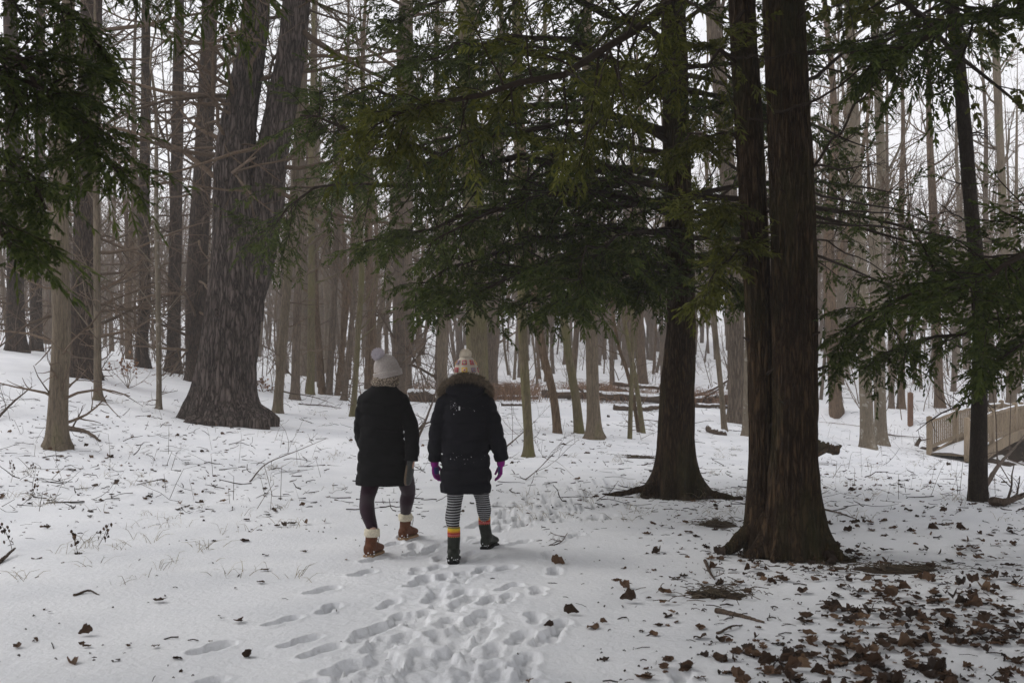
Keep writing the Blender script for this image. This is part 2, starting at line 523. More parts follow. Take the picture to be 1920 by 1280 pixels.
BRIDGE_A = np.array([10.9, 26.0])           # far entrance post of the footbridge
BU = np.array([0.698, 0.716])               # along the bridge
BW = np.array([0.716, -0.698])              # across it, towards the camera side
CREEK_C = BRIDGE_A + BU * 4.2               # creek crosses under the middle


def ground(x, y):
    x = np.asarray(x, float); y = np.asarray(y, float)
    sh = np.broadcast(x, y).shape
    xf, yf = np.broadcast_to(x, sh).ravel(), np.broadcast_to(y, sh).ravel()
    z = np.empty(len(xf))
    for s in range(0, len(xf), 40000):
        xx, yy = xf[s:s + 40000], yf[s:s + 40000]
        r2 = (xx[:, None] - CP[None, :, 0]) ** 2 + (yy[:, None] - CP[None, :, 1]) ** 2
        z[s:s + 40000] = _tps(r2 / 100.0) @ _w[:_n] + _w[_n] + xx / 10 * _w[_n + 1] + yy / 10 * _w[_n + 2]
    # rolling unevenness away from the trodden path
    amp = np.clip((np.hypot(xf, yf - 6) - 5) / 12, 0.0, 1.0)
    z += amp * 0.10 * fbm(xf * 0.35, yf * 0.35, 0.3, 5, 3) + 0.018 * vnoise(xf * 1.3, yf * 1.3, 0.7, 9)
    # creek channel
    rel = np.stack([xf - CREEK_C[0], yf - CREEK_C[1]], -1)
    a = rel @ BU + 0.5 * np.sin((rel @ BW) * 0.25); c = rel @ BW
    z -= 1.25 * np.exp(-(a / 1.7) ** 4) * np.clip((14 - np.abs(c)) / 6, 0, 1)
    return z.reshape(sh)


def g1(x, y): return float(ground(np.array([x]), np.array([y]))[0])


_ray_d = np.concatenate([np.linspace(4, 40, 721), np.linspace(40.1, 160, 600)])
def hit(px, py):
    """where the sight line through a photo pixel meets the ground -> (x, y, z)"""
    P = PX(px, py, 1.0)
    x = P[0] * _ray_d; z = EYE + (P[2] - EYE) * _ray_d
    below = np.nonzero(z < ground(x, _ray_d))[0]
    d = _ray_d[below[0]] if len(below) else 60.0
    return np.array([P[0] * d, d, g1(P[0] * d, d)])


# footprints: (x, y, heading, length, depth)
prints = []
def fp_px(px, py, ang, ln=0.30, dep=0.04):
    h = PX(px, py, 1.0); d = EYE / (EYE - h[2]); prints.append((h[0] * d, d, R(ang), ln, dep))
for a in ((680, 1074, 30), (603, 1106, 32), (530, 1162, 35), (396, 1214, 38), (618, 1140, 10), (1040, 1073, 5), (1010, 1112, 5), (953, 1106, 30), (1050, 1178, 12),
          (990, 1250, 8), (1003, 1166, 0), (908, 1188, 15), (895, 1160, 20), (560, 1205, 38), (600, 1225, 35), (700, 1048, 25), (560, 1290, 40), (1018, 1205, 20), (375, 1282, 35),
          (780, 1010, 30), (812, 1025, 30), (1275, 1272, 10), (860, 1215, 5), (830, 1240, 0), (930, 1270, 10), (700, 1180, 30), (640, 1255, 34), (870, 1272, 8)):
    fp_px(*a, ln=0.31, dep=0.046)
_pr = np.random.default_rng(5)
for k in range(92):                                  # the trodden middle, towards the camera
    py = 1060 + 240 * _pr.random() ** 0.8
    t = (py - 1060) / 240
    px = 850 - 55 * t + _pr.normal() * (48 + 52 * t)
    fp_px(px, py, _pr.normal() * 14 + 12, 0.27 + 0.05 * _pr.random(), 0.022 + 0.016 * _pr.random())
for k in range(100):                                  # the path on ahead, curving right between the hemlocks
    t = _pr.random()
    d = 8.2 + 6.5 * t
    x = -0.35 + 0.9 * t + 1.7 * t * t + _pr.normal() * 0.42
    prints.append((x, d, R(20 + 15 * t + _pr.normal() * 16), 0.28, 0.035))


def footprint_height(x, y):
    dz = np.zeros_like(x)
    floor_n = 0.010 * vnoise(x * 16, y * 16, 0.2, 21) + 0.007 * vnoise(x * 45, y * 45, 0.6, 22)
    for (fx, fy, an, ln, dep) in prints:
        k = np.nonzero((np.abs(x - fx) < 0.42) & (np.abs(y - fy) < 0.42))[0]
        if not len(k): continue
        u = (x[k] - fx) * math.sin(an) + (y[k] - fy) * math.cos(an)
        v = (x[k] - fx) * math.cos(an) - (y[k] - fy) * math.sin(an)
        w = 0.012 * vnoise(x[k] * 9, y[k] * 9, 0.1, 31)
        d1 = np.hypot((u - 0.20 * ln) / 1.55, v) - 0.058 + w          # ball of the foot
        d2 = np.hypot((u + 0.28 * ln) / 1.25, v) - 0.046 + w          # heel
        d3 = np.maximum(np.abs(v) - 0.030, np.abs(u) - 0.22 * ln) + w  # instep
        dd = np.minimum(np.minimum(d1, d2), d3)
        s = np.clip(-dd / 0.014 + 0.5, 0, 1); s = s * s * (3 - 2 * s)
        rim = 0.009 * np.exp(-((dd - 0.018) / 0.016) ** 2) * (1 + 0.7 * vnoise(x[k] * 14, y[k] * 14, 0.5, 33))
        tread = 0.006 * np.sin(u * 190) * (np.abs(v) < 0.04)
        h = -dep * s + rim * (1 - s) + (floor_n[k] * 1.3 + tread) * s
        dz[k] = np.where(s > 0.05, np.minimum(dz[k], h), np.where(dz[k] < -0.008, dz[k], np.maximum(dz[k], h)))
    # loose churned crumbs along the trodden band
    tr = np.exp(-((x + 0.45 + 0.02 * (y - 8)) / 0.62) ** 2) * np.clip((8.3 - y) / 1.0, 0, 1)
    dz += tr * (0.012 * vnoise(x * 9, y * 9, 0.4, 41) + 0.006 * vnoise(x * 26, y * 26, 0.9, 42))
    return dz


def axis(dense0, dense1, step, lo, hi, grow=1.09, mx=4.0):
    a = list(np.arange(dense0, dense1, step))
    s = step; c = a[-1]
    while c < hi:
        s = min(s * grow, mx); c += s; a.append(c)
    s = step; c = a[0]; pre = []
    while c > lo:
        s = min(s * grow, mx); c -= s; pre.append(c)
    return np.array(pre[::-1] + a)


gx = axis(-2.2, 1.9, 0.0165, -170, 170, 1.075, 4.0)
gy = axis(4.75, 8.8, 0.0205, -40, 230, 1.05, 3.5)
X, Y = np.meshgrid(gx, gy)
Z = ground(X, Y)
nearm = (np.abs(X) < 6) & (Y > 3.5) & (Y < 16)
Z[nearm] += footprint_height(X[nearm], Y[nearm])
far = np.clip((np.hypot(X, Y - 8) - 3), 0, 1)
Z += far * 0.016 * fbm(X * 2.2, Y * 2.2, 0.5, 61, 3) + 0.022 * fbm(X * 1.2, Y * 1.2, 0.8, 63, 3)
# melt hollows round the feet of the larger trees
for (hx, hy, hr, hd) in [(*hit(a_, b_)[:2], r_, e_) for a_, b_, r_, e_ in ((1266, 925, .55, .05), (1480, 1035, .55, .05), (1832, 934, .28, .04), (106, 836, .45, .06), (425, 788, 1.0, .07), (992, 855, .25, .04), (1115, 820, .4, .05))]:
    Z -= hd * np.exp(-(np.hypot(X - hx, Y - hy) / hr) ** 2)
mb = MB()
ny, nx = X.shape
idx = np.arange(ny * nx).reshape(ny, nx)
mb.add(np.stack([X, Y, Z], -1).reshape(-1, 3), np.stack([idx[:-1, :-1], idx[:-1, 1:], idx[1:, 1:], idx[1:, :-1]], -1).reshape(-1, 4))
o = mb.build('ground', M['snow'])
tag(o, kind='structure', label='snow covered forest floor with a trodden footpath')

# creek under the bridge
mb = MB()
cz = g1(*CREEK_C) + 0.16
pts = []
for c in np.linspace(-13, 13, 27):
    mid = CREEK_C + BW * c - BU * 0.5 * math.sin(c * 0.25)
    pts += [[*(mid - BU * 1.6), cz], [*(mid + BU * 1.6), cz]]
mb.add(pts, [(2 * i, 2 * i + 1, 2 * i + 3, 2 * i + 2) for i in range(26)])
o = mb.build('creek_water', M['water'])
tag(o, kind='structure', label='dark creek water under the footbridge')

# bare mud banks under the footbridge, snow free; dark sheet also paints in shade
mb = MB(); V = []
aa = np.linspace(-3.4, 3.4, 40); cc = np.linspace(-0.75, 1.75, 16)
for c in cc:
    for a_ in aa:
        q = CREEK_C + BU * a_ + BW * c
        V.append([q[0], q[1], g1(*q) + 0.03 + 0.05 * float(vnoise(a_ * 3, c * 3, 0.2, 12))])
idx = np.arange(len(V)).reshape(16, 40)
V = np.array(V); V[idx[0], 2] -= .12; V[idx[-1], 2] -= .12; V[idx[:, 0], 2] -= .12; V[idx[:, -1], 2] -= .12
mb.add(V, np.stack([idx[:-1, :-1], idx[:-1, 1:], idx[1:, 1:], idx[1:, :-1]], -1).reshape(-1, 4))
tag(mb.build('creek_bank', M['soil']), kind='structure', label='bare mud bank under the footbridge, dark also for the shade there')
# ------------------------------------------------------------------ tree building blocks
def trunk(mb, pts, rad, base, segs=24, rings=40, flares=(), flare_h=0.35, lump=0.05, bark=0.0, bark_k=(9, 2.2), seed=0, m=0, tight=True):
    """pts: path (k,3) from the ground up, rad: radius at each; flares: (angle, reach, width)"""
    pts = np.asarray(pts, float)
    L = np.concatenate([[0], np.cumsum(np.linalg.norm(np.diff(pts, axis=0), axis=1))])
    # finer rings near the ground
    s = np.linspace(0, 1, rings) ** (1.7 if tight else 1.0) * L[-1]
    C0 = catmull(pts, 400)
    L0 = np.concatenate([[0], np.cumsum(np.linalg.norm(np.diff(C0, axis=0), axis=1))])
    L0 *= L[-1] / L0[-1]
    C = np.stack([np.interp(s, L0, C0[:, i]) for i in range(3)], -1)
    tt = np.linspace(0, 1, 400) * (len(pts) - 1)
    rr = np.interp(np.interp(s, L0, tt), np.arange(len(rad)), rad)
    # buried foot
    C = np.vstack([C[0] - np.array([0, 0, 0.45]), C]); rr = np.concatenate([[rr[0]], rr]); s = np.concatenate([[0], s])
    T = nrm(np.gradient(C, axis=0))
    U = nrm(np.cross(np.array([0, 1.0, 0]), T)); W = np.cross(T, U)
    th = np.arange(segs) * 2 * np.pi / segs
    r = np.repeat(rr[:, None], segs, 1)
    hz = (C[:, 2] - C[1, 2])[:, None]
    r *= 1 + lump * vnoise(np.cos(th)[None] * 1.3 + seed, np.sin(th)[None] * 1.3, hz * 0.7, seed) + 0.5 * lump * vnoise(np.cos(th)[None] * 3, np.sin(th)[None] * 3, hz * 1.7, seed + 3)
    for (an, reach, wd) in flares:
        da = np.angle(np.exp(1j * (th - R(an))))[None]
        r += reach * np.exp(-(da / wd) ** 2) * np.exp(-np.maximum(hz, 0) / flare_h)
    if flares:
        r *= 1 + 0.10 * np.exp(-np.maximum(hz, 0) / (flare_h * 1.2)) * vnoise(th[None] * 2.2 / 1.0 + 0 * hz, hz * 3, 0.2, seed + 8)
    if bark:
        a = bark_k[0]
        q = 1 - 2 * np.abs(vnoise(np.cos(th)[None] * a, np.sin(th)[None] * a, hz * bark_k[1], seed + 5))
        q2 = vnoise(np.cos(th)[None] * a * 2.3, np.sin(th)[None] * a * 2.3, hz * bark_k[1] * 2.5, seed + 6)
        r += bark * (q + 0.6 * q2)
    V = C[:, None] + r[:, :, None] * (U[:, None] * np.cos(th)[None, :, None] + W[:, None] * np.sin(th)[None, :, None])
    n = len(C)
    idx = np.arange(n * segs).reshape(n, segs)
    A, B = idx[:-1], idx[1:]
    mb.add(V.reshape(-1, 3), np.stack([A, np.roll(A, -1, 1), np.roll(B, -1, 1), B], -1).reshape(-1, 4), None, m)
    return C[1:], rr[1:]


def at(P, s):
    """point and tangent on polylines P (m,n,3) at s (m,) in 0..1"""
    n = P.shape[1]
    t = np.clip(s, 0, 1) * (n - 1)
    i = np.minimum(t.astype(int), n - 2)
    u = (t - i)[:, None]
    k = np.arange(len(P))
    return P[k, i] * (1 - u) + P[k, i + 1] * u, nrm(P[k, i + 1] - P[k, i])


def extend(start, d, length, n, rng, wander=0.12, up=0.0, droop=0.0):
    """grow polylines from start (m,3) along d (m,3)"""
    m = len(start)
    P = np.empty((m, n, 3)); P[:, 0] = start
    d = nrm(d)
    st = (length / (n - 1))[:, None]
    for k in range(1, n):
        d = nrm(d + rng.normal(size=(m, 3)) * wander + np.array([0, 0, 1.0]) * (up - droop))
        P[:, k] = P[:, k - 1] + d * st
    return P


def spawn(P, Rr, cnt, s0, s1, ang, ln, n, rng, wander=0.12, up=0.0, droop=0.0, rk=0.5, taper=0.35, flat=0.0, rmin=0.0015):
    """children on polylines: cnt each, angle ang degrees off the parent, ln = (lo, hi) length factor of the parent"""
    m = len(P)
    par = np.repeat(np.arange(m), cnt)
    s = s0 + (s1 - s0) * (np.tile((np.arange(cnt) + 0.5) / cnt, m) + rng.normal(size=m * cnt) * 0.5 / cnt)
    s = np.clip(s, 0.02, 0.99)
    p, t = at(P[par], s)
    rnd = rng.normal(size=(len(par), 3))
    rnd[:, 2] *= (1 - flat)
    perp = nrm(rnd - (rnd * t).sum(-1, keepdims=True) * t)
    a = np.radians(ang + rng.normal(size=len(par)) * ang * 0.25)[:, None]
    d = t * np.cos(a) + perp * np.sin(a)
    Lp = np.linalg.norm(np.diff(P, axis=1), axis=-1).sum(1)[par]
    length = Lp * (ln[0] + (ln[1] - ln[0]) * rng.random(len(par))) * (1.15 - 0.65 * s)
    C = extend(p, d, length, n, rng, wander, up, droop)
    ti = s * (P.shape[1] - 1); i = np.minimum(ti.astype(int), P.shape[1] - 2)
    rp = Rr[par, i]
    r0 = np.maximum(rp * rk, rmin)
    rad = r0[:, None] * np.linspace(1, taper, n)[None]
    return C, np.maximum(rad, rmin * 0.7), par, s


def ribbons(mb, P, Rd, rng, m=0):
    """thin far twigs as two-sided strips, each turned its own way"""
    T = nrm(P[:, -1] - P[:, 0]); q = nrm(np.cross(T, rng.normal(size=T.shape)))
    Mn, n, _ = P.shape
    V = np.stack([P - q[:, None] * Rd[:, :, None], P + q[:, None] * Rd[:, :, None]], 2)
    idx = np.arange(Mn * n * 2).reshape(Mn, n, 2)
    mb.add(V.reshape(-1, 3), np.stack([idx[:, :-1, 0], idx[:, :-1, 1], idx[:, 1:, 1], idx[:, 1:, 0]], -1).reshape(-1, 4), None, m)


def bare_crown(mb, C, rr, s0, rng, n1=26, n2=6, n3=5, ln=(0.14, 0.30), ang=55, up=0.10, m=0, m2=1, low=0, rmin=0.004, tw=True, rk=0.34):
    """limbs, branches and twigs of a leafless tree on trunk path C with radii rr"""
    P = C[None]; RR = rr[None]
    A, Ra, _, _ = spawn(P, RR, n1, s0, 0.98, ang, ln, 7, rng, 0.13, up, rk=rk, taper=0.25, rmin=rmin * 1.5)
    tubes(mb, A, Ra, 4, m)
    B, Rb, _, _ = spawn(A, Ra, n2, 0.15, 0.98, 42, (0.30, 0.62), 5, rng, 0.16, up * 0.7, rk=0.6, taper=0.35, rmin=rmin)
    tubes(mb, B, Rb, 3, m2)
    if tw:
        Cc, Rc, _, _ = spawn(B, Rb, n3, 0.15, 1.0, 40, (0.28, 0.6), 4, rng, 0.18, 0.03, rk=0.65, taper=0.5, rmin=rmin * 0.85)
        ribbons(mb, Cc, Rc, rng, m2)
    return A


def dead_branches(mb, C, rr, s0, s1, rng, n1=30, ln=(0.05, 0.14), m=0, twigs=True, el=-0.02, rmin=0.004):
    A, Ra, _, _ = spawn(C[None], rr[None], n1, s0, s1, 82, ln, 6, rng, 0.16, el, rk=0.16, taper=0.3, rmin=rmin * 1.4)
    tubes(mb, A, Ra, 4, m)
    B, Rb, _, _ = spawn(A, Ra, 5, 0.2, 0.98, 50, (0.25, 0.6), 4, rng, 0.2, 0.0, rk=0.55, taper=0.4, rmin=rmin)
    tubes(mb, B, Rb, 3, m)
    if twigs:
        D, Rd, _, _ = spawn(B, Rb, 3, 0.2, 1.0, 48, (0.3, 0.7), 3, rng, 0.2, 0.0, rk=0.6, taper=0.5, rmin=rmin * 0.7)
        tubes(mb, D, Rd, 3, m)
    return A, Ra


def blades(mb, p0, d, ln, nrml, rng, K=6, bl=0.33, bw=0.011, ang=48, jit=0.35, m=0):
    """flat feathery sprays: K pairs of narrow blades on each twig"""
    mcount = len(p0)
    if not mcount: return
    lat0 = nrm(np.cross(d, nrml))
    Vs = []
    for k in range(K):
        t = (k + 0.35) / K
        for sgn in (-1, 1):
            bp = p0 + d * (ln * t)[:, None]
            a = R(ang) * (1 - 0.45 * t)
            bd = nrm(d * math.cos(a) + lat0 * (sgn * math.sin(a)) + rng.normal(size=(mcount, 3)) * jit * 0.5)
            L = ln * bl * (1.05 - 0.55 * t) * (0.7 + 0.6 * rng.random(mcount))
            wv = nrm(np.cross(bd, nrm(nrml + rng.normal(size=(mcount, 3)) * jit))) * (bw * (0.7 + 0.6 * rng.random(mcount)))[:, None]
            mid = bp + bd * (L * 0.45)[:, None]
            tip = bp + bd * L[:, None] - np.array([0, 0, 1.0]) * (L * 0.15)[:, None]
            Vs.append(np.stack([bp, mid + wv, tip, mid - wv], 1))
    # the leading tip
    bp = p0 + d * (ln * 0.5)[:, None]; tip = p0 + d * (ln * 1.12)[:, None]
    wv = nrm(np.cross(d, nrml)) * bw
    Vs.append(np.stack([bp, (bp + tip) / 2 + wv, tip, (bp + tip) / 2 - wv], 1))
    V = np.concatenate(Vs)
    mb.add(V.reshape(-1, 3), np.arange(len(V) * 4).reshape(-1, 4), None, m)


def hemlock_foliage(mbw, mbn, L1, R1, rng, s0=0.16, n2=12, n3=8, l2=(0.24, 0.46), l3=(0.13, 0.30), bw=0.011, K=6, droop=0.05, thin=None, dens=1.0, mw=0, fine=False):
    """wood and needles on limbs L1 (m,n,3)"""
    B, Rb, par, s = spawn(L1, R1, n2, s0, 0.99, 62, l2, 6, rng, 0.10, 0.0, droop, rk=0.45, taper=0.3, flat=0.75, rmin=0.003)
    Lb = np.linalg.norm(np.diff(B, axis=1), axis=-1).sum(1)
    if thin is not None:
        keep = thin(B[:, 3])
        B, Rb, Lb = B[keep], Rb[keep], Lb[keep]
    if fine: ribbons(mbw, B, Rb, rng, mw)
    else: tubes(mbw, B, Rb, 3, mw)
    # twigs along the side branches
    m = len(B)
    par = np.repeat(np.arange(m), n3)
    s = np.clip(0.12 + 0.88 * (np.tile((np.arange(n3) + 0.5) / n3, m) + rng.normal(size=m * n3) * 0.4 / n3), 0.03, 1.0)
    keep = rng.random(len(par)) < dens
    par, s = par[keep], s[keep]
    p, t = at(B[par], s)
    side = np.where(rng.random(len(par)) < 0.5, -1.0, 1.0)[:, None]
    upv = nrm(np.array([0, 0, 1.0]) + rng.normal(size=(len(par), 3)) * 0.30)
    lat = nrm(np.cross(t, upv))
    a = np.radians(rng.normal(50, 14, len(par)))[:, None]
    d = nrm(t * np.cos(a) + lat * side * np.sin(a) - np.array([0, 0, 1.0]) * (0.10 + 0.5 * rng.random(len(par)) ** 1.5)[:, None])
    ln = (l3[0] + (l3[1] - l3[0]) * rng.random(len(par))) * (1.15 - 0.45 * s)
    blades(mbn, p, d, ln, nrm(upv + 0.0 * d), rng, K=K, bw=bw)
    # end tips of the side branches
    p, t = at(B, np.full(m, 0.86))
    blades(mbn, p, nrm(t - np.array([0, 0, 0.15])), np.full(m, 0.28), nrm(np.array([0, 0, 1.0]) + rng.normal(size=(m, 3)) * 0.3), rng, K=K, bw=bw)
    return B


def hemlock_limbs(C, rr, heights, lens, az, rng, el0=8, droop=0.035, n=9, wander=0.05):
    """limbs leaving the trunk path C at the given heights above its foot"""
    hz = C[:, 2] - C[0, 2]
    P0 = np.stack([np.interp(heights, hz, C[:, i]) for i in range(3)], -1)
    e = np.radians(el0 + rng.normal(size=len(heights)) * 7)
    d = np.stack([np.cos(az) * np.cos(e), np.sin(az) * np.cos(e), np.sin(e)], -1)
    P = extend(P0, d, lens, n, rng, wander, 0.0, droop)
    r0 = 0.010 + 0.0095 * lens
    return P, r0[:, None] * np.linspace(1, 0.18, n)[None]


def pine_tufts(mb, p, d, rng, n=14, ln=0.11, w=0.004, m=0):
    k = len(p)
    if not k: return
    pp = np.repeat(p, n, 0); dd = np.repeat(d, n, 0)
    v = nrm(dd * 0.6 + rng.normal(size=pp.shape) * 0.75)
    L = ln * (0.7 + 0.6 * rng.random(len(pp)))[:, None]
    wv = nrm(np.cross(v, rng.normal(size=pp.shape))) * w
    b = pp + dd * (rng.random(len(pp)) * 0.10)[:, None]
    V = np.stack([b - wv, b + wv, b + v * L], 1)
    mb.add(V.reshape(-1, 3), None, np.arange(len(V) * 3).reshape(-1, 3), m)


def px_path(base, pix, d, top_h, rw):
    """trunk path through photo pixels (px, py, width_px) at depth d, extended straight to top_h above the foot"""
    pts = [np.array(base)]; rad = [rw[0] / 2 / F * d]
    for (px, py, w) in pix:
        pts.append(PX(px, py, d)); rad.append(w / 2 / F * d)
    last, prev = pts[-1], pts[-2]
    dr = (last - prev) / max(last[2] - prev[2], 0.3)
    dr[0] *= 0.6
    hleft = base[2] + top_h - last[2]
    if hleft > 1:
        for f in (0.35, 0.7, 1.0):
            pts.append(last + dr * hleft * f + np.array([0.1 * math.sin(f * 5 + px), 0.12 * math.cos(f * 4 + px), 0]))
            rad.append(rad[len(pix)] * (1 - f * 0.88))
    return np.array(pts), np.array(rad)
# ------------------------------------------------------------------ limbs of their own
def limb_px(pts, n=12):
    return catmull([PX(*p) for p in pts], n)


def bough(t, mbn, pts, r0, rng, dens2=6.0, jit=0.03, n=12, **kw):
    """one main limb of its own with its side branches; needles go to the tree's needle mass"""
    P = limb_px(pts, n)
    P[1:] += rng.normal(size=(n - 1, 3)) * jit
    Rr = (r0 * np.linspace(1, 0.18, n))[None]
    mb = MB()
    tubes(mb, P[None], Rr, 7)
    nn = int(7 + np.linalg.norm(np.diff(P, axis=0), axis=1).sum() * dens2)
    hemlock_foliage(mb, mbn, P[None], Rr, rng, n2=nn, **kw)
    mb.build('bough', M['twig_dark'], t)


def dead_limb(t, P, r0, rng, mat, nb=11, ln=(0.14, 0.34), sides=6, rmin=0.0025):
    rr_ = np.linspace(r0, r0 * 0.3, len(P))
    mb = MB()
    tubes(mb, P, rr_, sides)
    B, Rb, _, _ = spawn(P[None], rr_[None], nb, 0.15, 0.98, 48, ln, 5, rng, 0.14, 0.0, rk=0.45, taper=0.4, rmin=rmin)
    tubes(mb, B, Rb, 3)
    D, Rd, _, _ = spawn(B, Rb, 4, 0.2, 1, 42, (0.3, 0.6), 4, rng, 0.14, rk=0.6, rmin=rmin * .8)
    tubes(mb, D, Rd, 3)
    mb.build('dead_branch', M[mat], t)


# ------------------------------------------------------------------ the big forked pine at the left
rng = np.random.default_rng(21)
b0 = hit(425, 788)
dP = b0[1]
t = thing('white_pine', 'massive ridged grey pine forking into two trunks, roots flaring on the snow', 'tree', b0)
mb = MB()
main = [b0 + np.array([-0.05, 0, 0]), PX(419, 750, dP), PX(426, 680, dP), PX(435, 600, dP), PX(446, 520, dP), PX(447, 450, dP), PX(442, 370, dP), PX(441, 300, dP), PX(452, 200, dP), PX(470, 100, dP), PX(481, 0, dP), PX(490, -300, dP), PX(495, -700, dP), PX(497, -1000, dP)]
mw = np.array([108, 104, 101, 100, 102, 92, 78, 71, 58, 49, 44, 36, 18, 4]) / 2 / F * dP
Cm, Rm = trunk(mb, main, mw, b0, segs=150, rings=240, flares=((188, 0.62, 0.35), (232, 0.42, 0.25), (268, 0.28, 0.28), (296, 0.36, 0.22), (328, 0.75, 0.27), (8, 0.55, 0.3), (60, 0.4, 0.3), (120, 0.5, 0.4)),
               flare_h=0.30, lump=0.05, bark=0.024, bark_k=(9, 1.7), seed=4)
o = mb.build('trunk', M['pine_bark'], t)
mb = MB()
side = [PX(452, 560, dP) + np.array([0.05, 0.15, 0]), PX(474, 500, dP) + np.array([0, 0.1, 0]), PX(490, 430, dP), PX(500, 380, dP), PX(508, 300, dP), PX(527, 200, dP), PX(547, 100, dP), PX(556, 0, dP), PX(575, -300, dP), PX(585, -650, dP), PX(590, -900, dP)]
sw = np.array([66, 66, 64, 62, 58, 54, 52, 48, 38, 18, 4]) / 2 / F * dP
Cs, Rs = trunk(mb, side, sw, b0, segs=96, rings=150, lump=0.05, bark=0.020, bark_k=(7, 1.7), seed=9, tight=False)
mb.build('side_trunk', M['pine_bark'], t)
# burl and knot on the face of the trunk
mb = MB()
for (kx, ky, kr) in ((447, 535, 0.17), (423, 590, 0.10)):
    c = PX(kx, ky, dP) + np.array([0, -0.47, 0])
    rings = []
    for q in np.linspace(0, 1, 9):
        rr_ = kr * (1 - q) ** 0.7 + 0.015
        rings.append((c + np.array([0, -0.10 * math.sin(q * 2.6), 0]), rr_, rr_ * 1.25, (1, 0, 0), (0, 0, 1)))
    loft(mb, rings, 20, mod=lambda rg, cc, k, th: rg + 0.03 * vnoise(rg[:, 0] * 14, rg[:, 1] * 14 + k, rg[:, 2] * 14, 3)[:, None] * nrm(rg - cc))
mb.build('burl', M['pine_bark'], t)
mb = MB()
hz = Cm[:, 2] - Cm[0, 2]
k0 = int(np.searchsorted(hz, 3.6)); 
dead_branches(mb, Cm[k0:], Rm[k0:], 0.05, 0.5, rng, n1=26, ln=(0.12, 0.26), el=-0.01)
hs = Cs[:, 2] - Cm[0, 2]; k1 = int(np.searchsorted(hs, 4.5))
dead_branches(mb, Cs[k1:], Rs[k1:], 0.05, 0.5, rng, n1=18, ln=(0.12, 0.24), el=-0.01)
# bleached limbs crossing in front of the fork
for pts, r0 in (([PX(455, 210, dP), PX(425, 130, dP - .6), PX(395, 85, dP - 1.1), PX(345, 60, dP - 1.6), PX(300, 78, dP - 2)], 0.045),
                ([PX(452, 235, dP), PX(410, 200, dP - .7), PX(370, 120, dP - 1.2), PX(340, 85, dP - 1.6)], 0.04),
                ([PX(440, 300, dP), PX(400, 190, dP - .7), PX(390, 90, dP - 1.0), PX(360, 20, dP - 1.4)], 0.045),
                ([PX(470, 150, dP - .3), PX(490, 70, dP - .8), PX(440, 80, dP - 1.2), PX(390, 72, dP - 1.6), PX(200, 85, dP - 2.2)], 0.04),
                ([PX(470, 360, dP - .5), PX(420, 355, dP - .9), PX(330, 335, dP - 1.4), PX(200, 345, dP - 2), PX(110, 380, dP - 2.4)], 0.028),
                ([PX(430, 195, dP - .4), PX(405, 190, dP - .8), PX(360, 198, dP - 1.1), PX(322, 197, dP - 1.3)], 0.035)):
    P = catmull(pts, 12)
    P[1:] += rng.normal(size=(11, 3)) * 0.05
    dead_limb(t, P, r0, rng, 'twig_pine', 12, (0.2, 0.45), rmin=0.004)
tag(mb.build('dead_branches', M['twig_pine'], t), kind='stuff')
mbw, mbn = MB(), MB()
for CC, RR_, k in ((Cm, Rm, 0), (Cs, Rs, 1)):
    hz = CC[:, 2] - Cm[0, 2]; kk = int(np.searchsorted(hz, 7.5))
    A, Ra, _, _ = spawn(CC[kk:][None], RR_[kk:][None], 16, 0.05, 0.98, 78, (0.25, 0.42), 7, rng, 0.09, 0.05, rk=0.28, taper=0.25, rmin=0.008)
    tubes(mbw, A, Ra, 4)
    B, Rb, _, _ = spawn(A, Ra, 9, 0.3, 1.0, 48, (0.25, 0.45), 4, rng, 0.12, 0.06, rk=0.5, rmin=0.004)
    tubes(mbw, B, Rb, 3)
    for q in (0.45, 0.6, 0.75, 0.9, 1.0):
        p, d = at(B, np.full(len(B), q)); pine_tufts(mbn, p, d, rng, 14, 0.12, 0.004)
tag(mbw.build('crown_limbs', M['twig_pine'], t), kind='stuff')
tag(mbn.build('needles', M['pine_needles'], t), kind='stuff')

# ------------------------------------------------------------------ hemlocks at the right: trunks
def hemlock(label, b0, pts, rad, seed, flares, segs=110, rings=210, bark=0.011, extra=(), mat='hemlock_bark', name='hemlock_tree'):
    t = thing(name, label, 'tree', b0)
    mb = MB()
    C, rr = trunk(mb, pts, rad, b0, segs=segs, rings=rings, flares=flares, flare_h=0.20, lump=0.05, bark=bark, bark_k=(11, 1.9), seed=seed)
    mb.build('trunk', M[mat], t)
    return t, C, rr


def root(t, pts, r0, seed, mat='hemlock_bark', z=0.0):
    """surface root running out over the snow"""
    P = catmull(pts, 22)
    g = ground(P[:, 0], P[:, 1])
    rr_ = np.linspace(r0, r0 * 0.35, 22)
    P[:, 2] = np.maximum(g + np.linspace(0.35, -0.35, 22) * rr_ , P[:, 2] * np.linspace(1, 0, 22) + g * np.linspace(0, 1, 22))
    P[:, 2] += 0.012 * vnoise(np.arange(22) * 0.6, seed, 0.1, seed)
    mb = MB()
    V0 = mb.n
    tubes(mb, P, rr_, 10, cap=True)
    mb.V[0] = mb.V[0] + 0.010 * vnoise(mb.V[0][:, 0] * 20, mb.V[0][:, 1] * 20, mb.V[0][:, 2] * 20, seed)[:, None]
    mb.build('root', M[mat], t)


